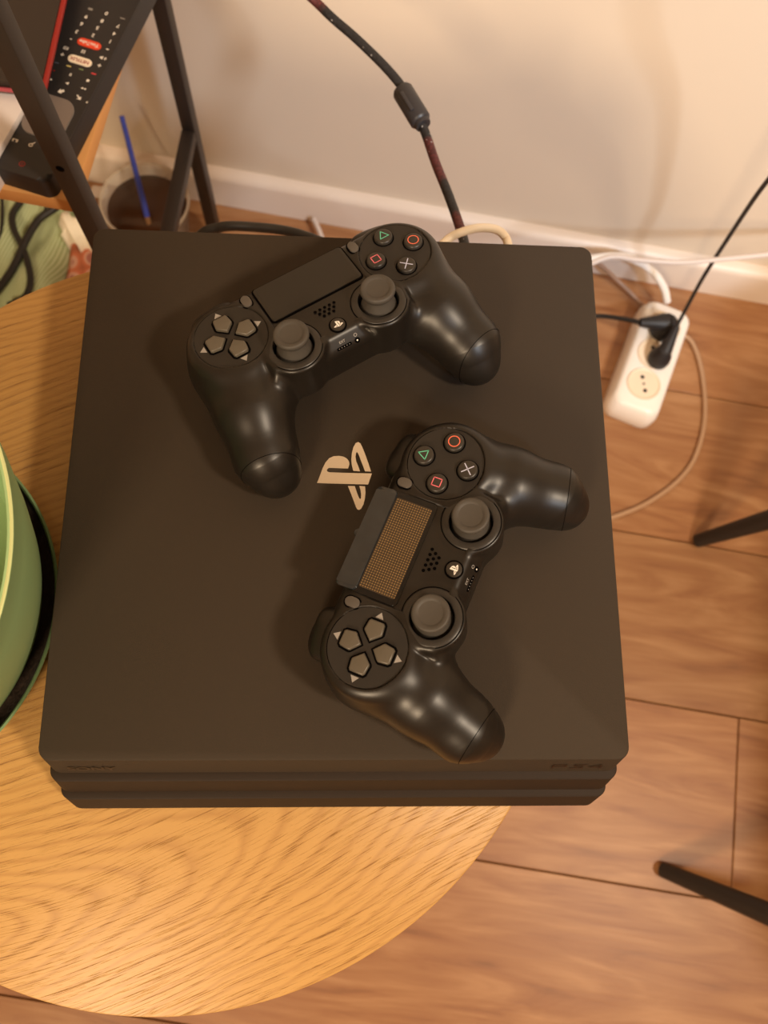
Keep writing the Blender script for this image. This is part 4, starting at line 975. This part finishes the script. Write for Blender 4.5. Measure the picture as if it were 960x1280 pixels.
# ------------------------------------------------------------------ cables
def cable(name, pts, r, m_, label, rr=None):
    o = obj(name, tube(name, [unproj(u, v, z) for u, v, z in pts], r, 14, 12), m_); tag(o, label, 'cable'); return o
cable('floor_cord', [(848, 416, 0.004), (865, 428, 0.004), (877, 465, 0.0035), (881, 520, 0.0035), (870, 568, 0.0035), (848, 600, 0.0035), (810, 628, 0.0035), (770, 645, 0.0035), (720, 660, 0.0035), (660, 680, 0.0035)], 0.0030, M_cbeige,
      'thin beige cord curving on the planks right of the console')
cable('white_cable', [(834, 377, 0.028), (830, 360, 0.045), (818, 342, 0.06), (797, 327, 0.075), (770, 320, 0.08), (730, 326, 0.08), (690, 345, 0.06), (640, 360, 0.02), (580, 380, 0.006)], 0.0050, M_wplastic,
      'thick white cable entering the far end of the power strip')
cable('grey_cable', [(600, 330, 0.515), (650, 345, 0.45), (690, 350, 0.32), (710, 342, 0.23), (735, 331, 0.20), (765, 321, 0.20), (800, 325, 0.20), (850, 328, 0.20), (900, 324, 0.20), (960, 318, 0.20), (1030, 308, 0.20)], 0.0030, M_cgrey,
      'grey white cable hanging across the skirting board at the right')
cable('brown_cord', [(806, 386, 0.006), (790, 368, 0.012), (770, 349, 0.02), (748, 330, 0.04), (720, 318, 0.05), (690, 330, 0.04), (610, 380, 0.01), (540, 400, 0.005)], 0.0030, M_cbrown,
      'brown grey cord running left from the far end of the power strip')
cable('cream_cable', [(540, 318, 0.505), (560, 299, 0.505), (575, 291, 0.508), (598, 285, 0.510), (620, 287, 0.510), (632, 297, 0.508), (636, 312, 0.505), (642, 345, 0.46), (648, 380, 0.34), (640, 430, 0.15), (610, 470, 0.01)], 0.0029, M_cwhite,
      'cream white cable arching up behind the console rear edge')
cable('rear_black_cable', [(240, 470, 0.006), (228, 420, 0.08), (222, 350, 0.30), (245, 300, 0.42), (275, 284, 0.44), (320, 284, 0.44), (365, 290, 0.44), (410, 305, 0.45), (445, 318, 0.50), (460, 326, 0.515)], 0.0036, M_cblack,
      'black cable looping up behind the console near the rack post')
cable('rear_white_cord', [(392, 274, 0.02), (397, 284, 0.02), (403, 300, 0.02), (410, 330, 0.015), (425, 420, 0.005), (430, 520, 0.005)], 0.0034, M_cgrey,
      'short pale cord on the floor behind the middle of the console')
hd = empty('video_cable'); tag(hd, 'black and red braided video cable rising behind the console', 'cable')
hz = 0.478
lo_pts = [(592, 352, 0.505), (584, 318, 0.500), (575, 285, hz + .012), (561, 245, hz + .004), (545, 205, hz), (533, 170, hz - .002), (525, 150, hz)]
hi_pts = [(507, 118, hz), (499, 104, hz + .002), (478, 80, hz + .004), (445, 48, hz + .006), (415, 22, hz + .008), (388, -4, hz + .012), (340, -45, hz + .03), (280, -90, hz + .06), (200, -170, hz + .16), (110, -300, hz + .30)]
allp = [unproj(*p) for p in lo_pts + hi_pts]
obj('braided_sleeve', tube('braided_sleeve', allp, 0.0034, 16, 12), M_braid, hd)
f0, f1 = unproj(527, 153, hz), unproj(502, 112, hz); fd = (f1 - f0); fl_ = fd.length
me = lathe('ferrite_core', [(0.0030, -0.003), (0.0058, -0.003), (0.0062, -0.002), (0.0062, 0.0), (0.0072, 0.0008), (0.0080, 0.0022), (0.0080, fl_ - 0.0022), (0.0070, fl_ - 0.0004), (0.0055, fl_), (0.0030, fl_)], 32, 30)
me.transform(Matrix.Translation(f0) @ fd.to_track_quat('Z', 'X').to_matrix().to_4x4())
fe = obj('ferrite_core', me, M_ferrite, hd); fe['label'] = 'dark grey cylindrical noise filter'
clp = bar_mesh('ferrite_clip', f0 + fd * 0.25 + Vector((-0.004, -0.003, 0.0072)), f0 + fd * 0.8 + Vector((-0.004, -0.003, 0.0072)), 0.003, 0.0016, bev=0.0004); obj('ferrite_clip', clp, M_ferrite, fe)

# ------------------------------------------------------------------ chair at the right (only two legs reach into the frame)
t1, t2 = unproj(872, 676, 0.004), unproj(828, 1087, 0.004)
m1, m2 = unproj(960, 650, 0.098), unproj(960, 1142, 0.098)
d1 = (m1 - t1) / (m1.z - t1.z); d2 = (m2 - t2) / (m2.z - t2.z)
HS = 0.43
T1, T2 = t1 + d1 * (HS - t1.z), t2 + d2 * (HS - t2.z)
chc = (t1 + t2) / 2 + R1 * 0.26
ch = empty('dining_chair', (chc.x, chc.y, 0)); tag(ch, 'chair with dark tapered splayed legs standing right of the oak table', 'chair')
ci = Matrix.Translation(-Vector((chc.x, chc.y, 0)))
def cleg(a, b):
    me = tube('leg', [a, a + (b - a) * 0.33, a + (b - a) * 0.66, b], lambda t: 0.0085 + 0.011 * min(1, t * 1.25), 20, 6); me.transform(ci); obj('leg', me, M_leg, ch)
cleg(t1, T1); cleg(t2, T2)
off = R1 * 0.52
inn = lambda v: Vector((-v.x, v.y, v.z))
t3 = t1 + R1 * 0.50; T3 = T1 + R1 * 0.34; t4 = t2 + R1 * 0.50; T4 = T2 + R1 * 0.34
cleg(t3, T3); cleg(t4, T4)
sc_ = (T1 + T2 + T3 + T4) / 4
st = prism('seat', rrect((T3 - T1).length + 0.07, (T1 - T2).length + 0.09, 0.05, 8), HS, HS + 0.045, 0.015, 3)
st.transform(ci @ Matrix.Translation((sc_.x, sc_.y, 0)) @ Matrix.Rotation(RANG, 4, 'Z')); obj('seat', st, M_chair, ch)
bk = prism('backrest', rrect(0.04, 0.36, 0.018, 6), HS + 0.05, HS + 0.42, 0.012, 3)
bk.transform(ci @ Matrix.Translation((T3.x * .5 + T4.x * .5 + 0.03, T3.y * .5 + T4.y * .5, 0)) @ Matrix.Rotation(RANG, 4, 'Z')); obj('backrest', bk, M_chair, ch)
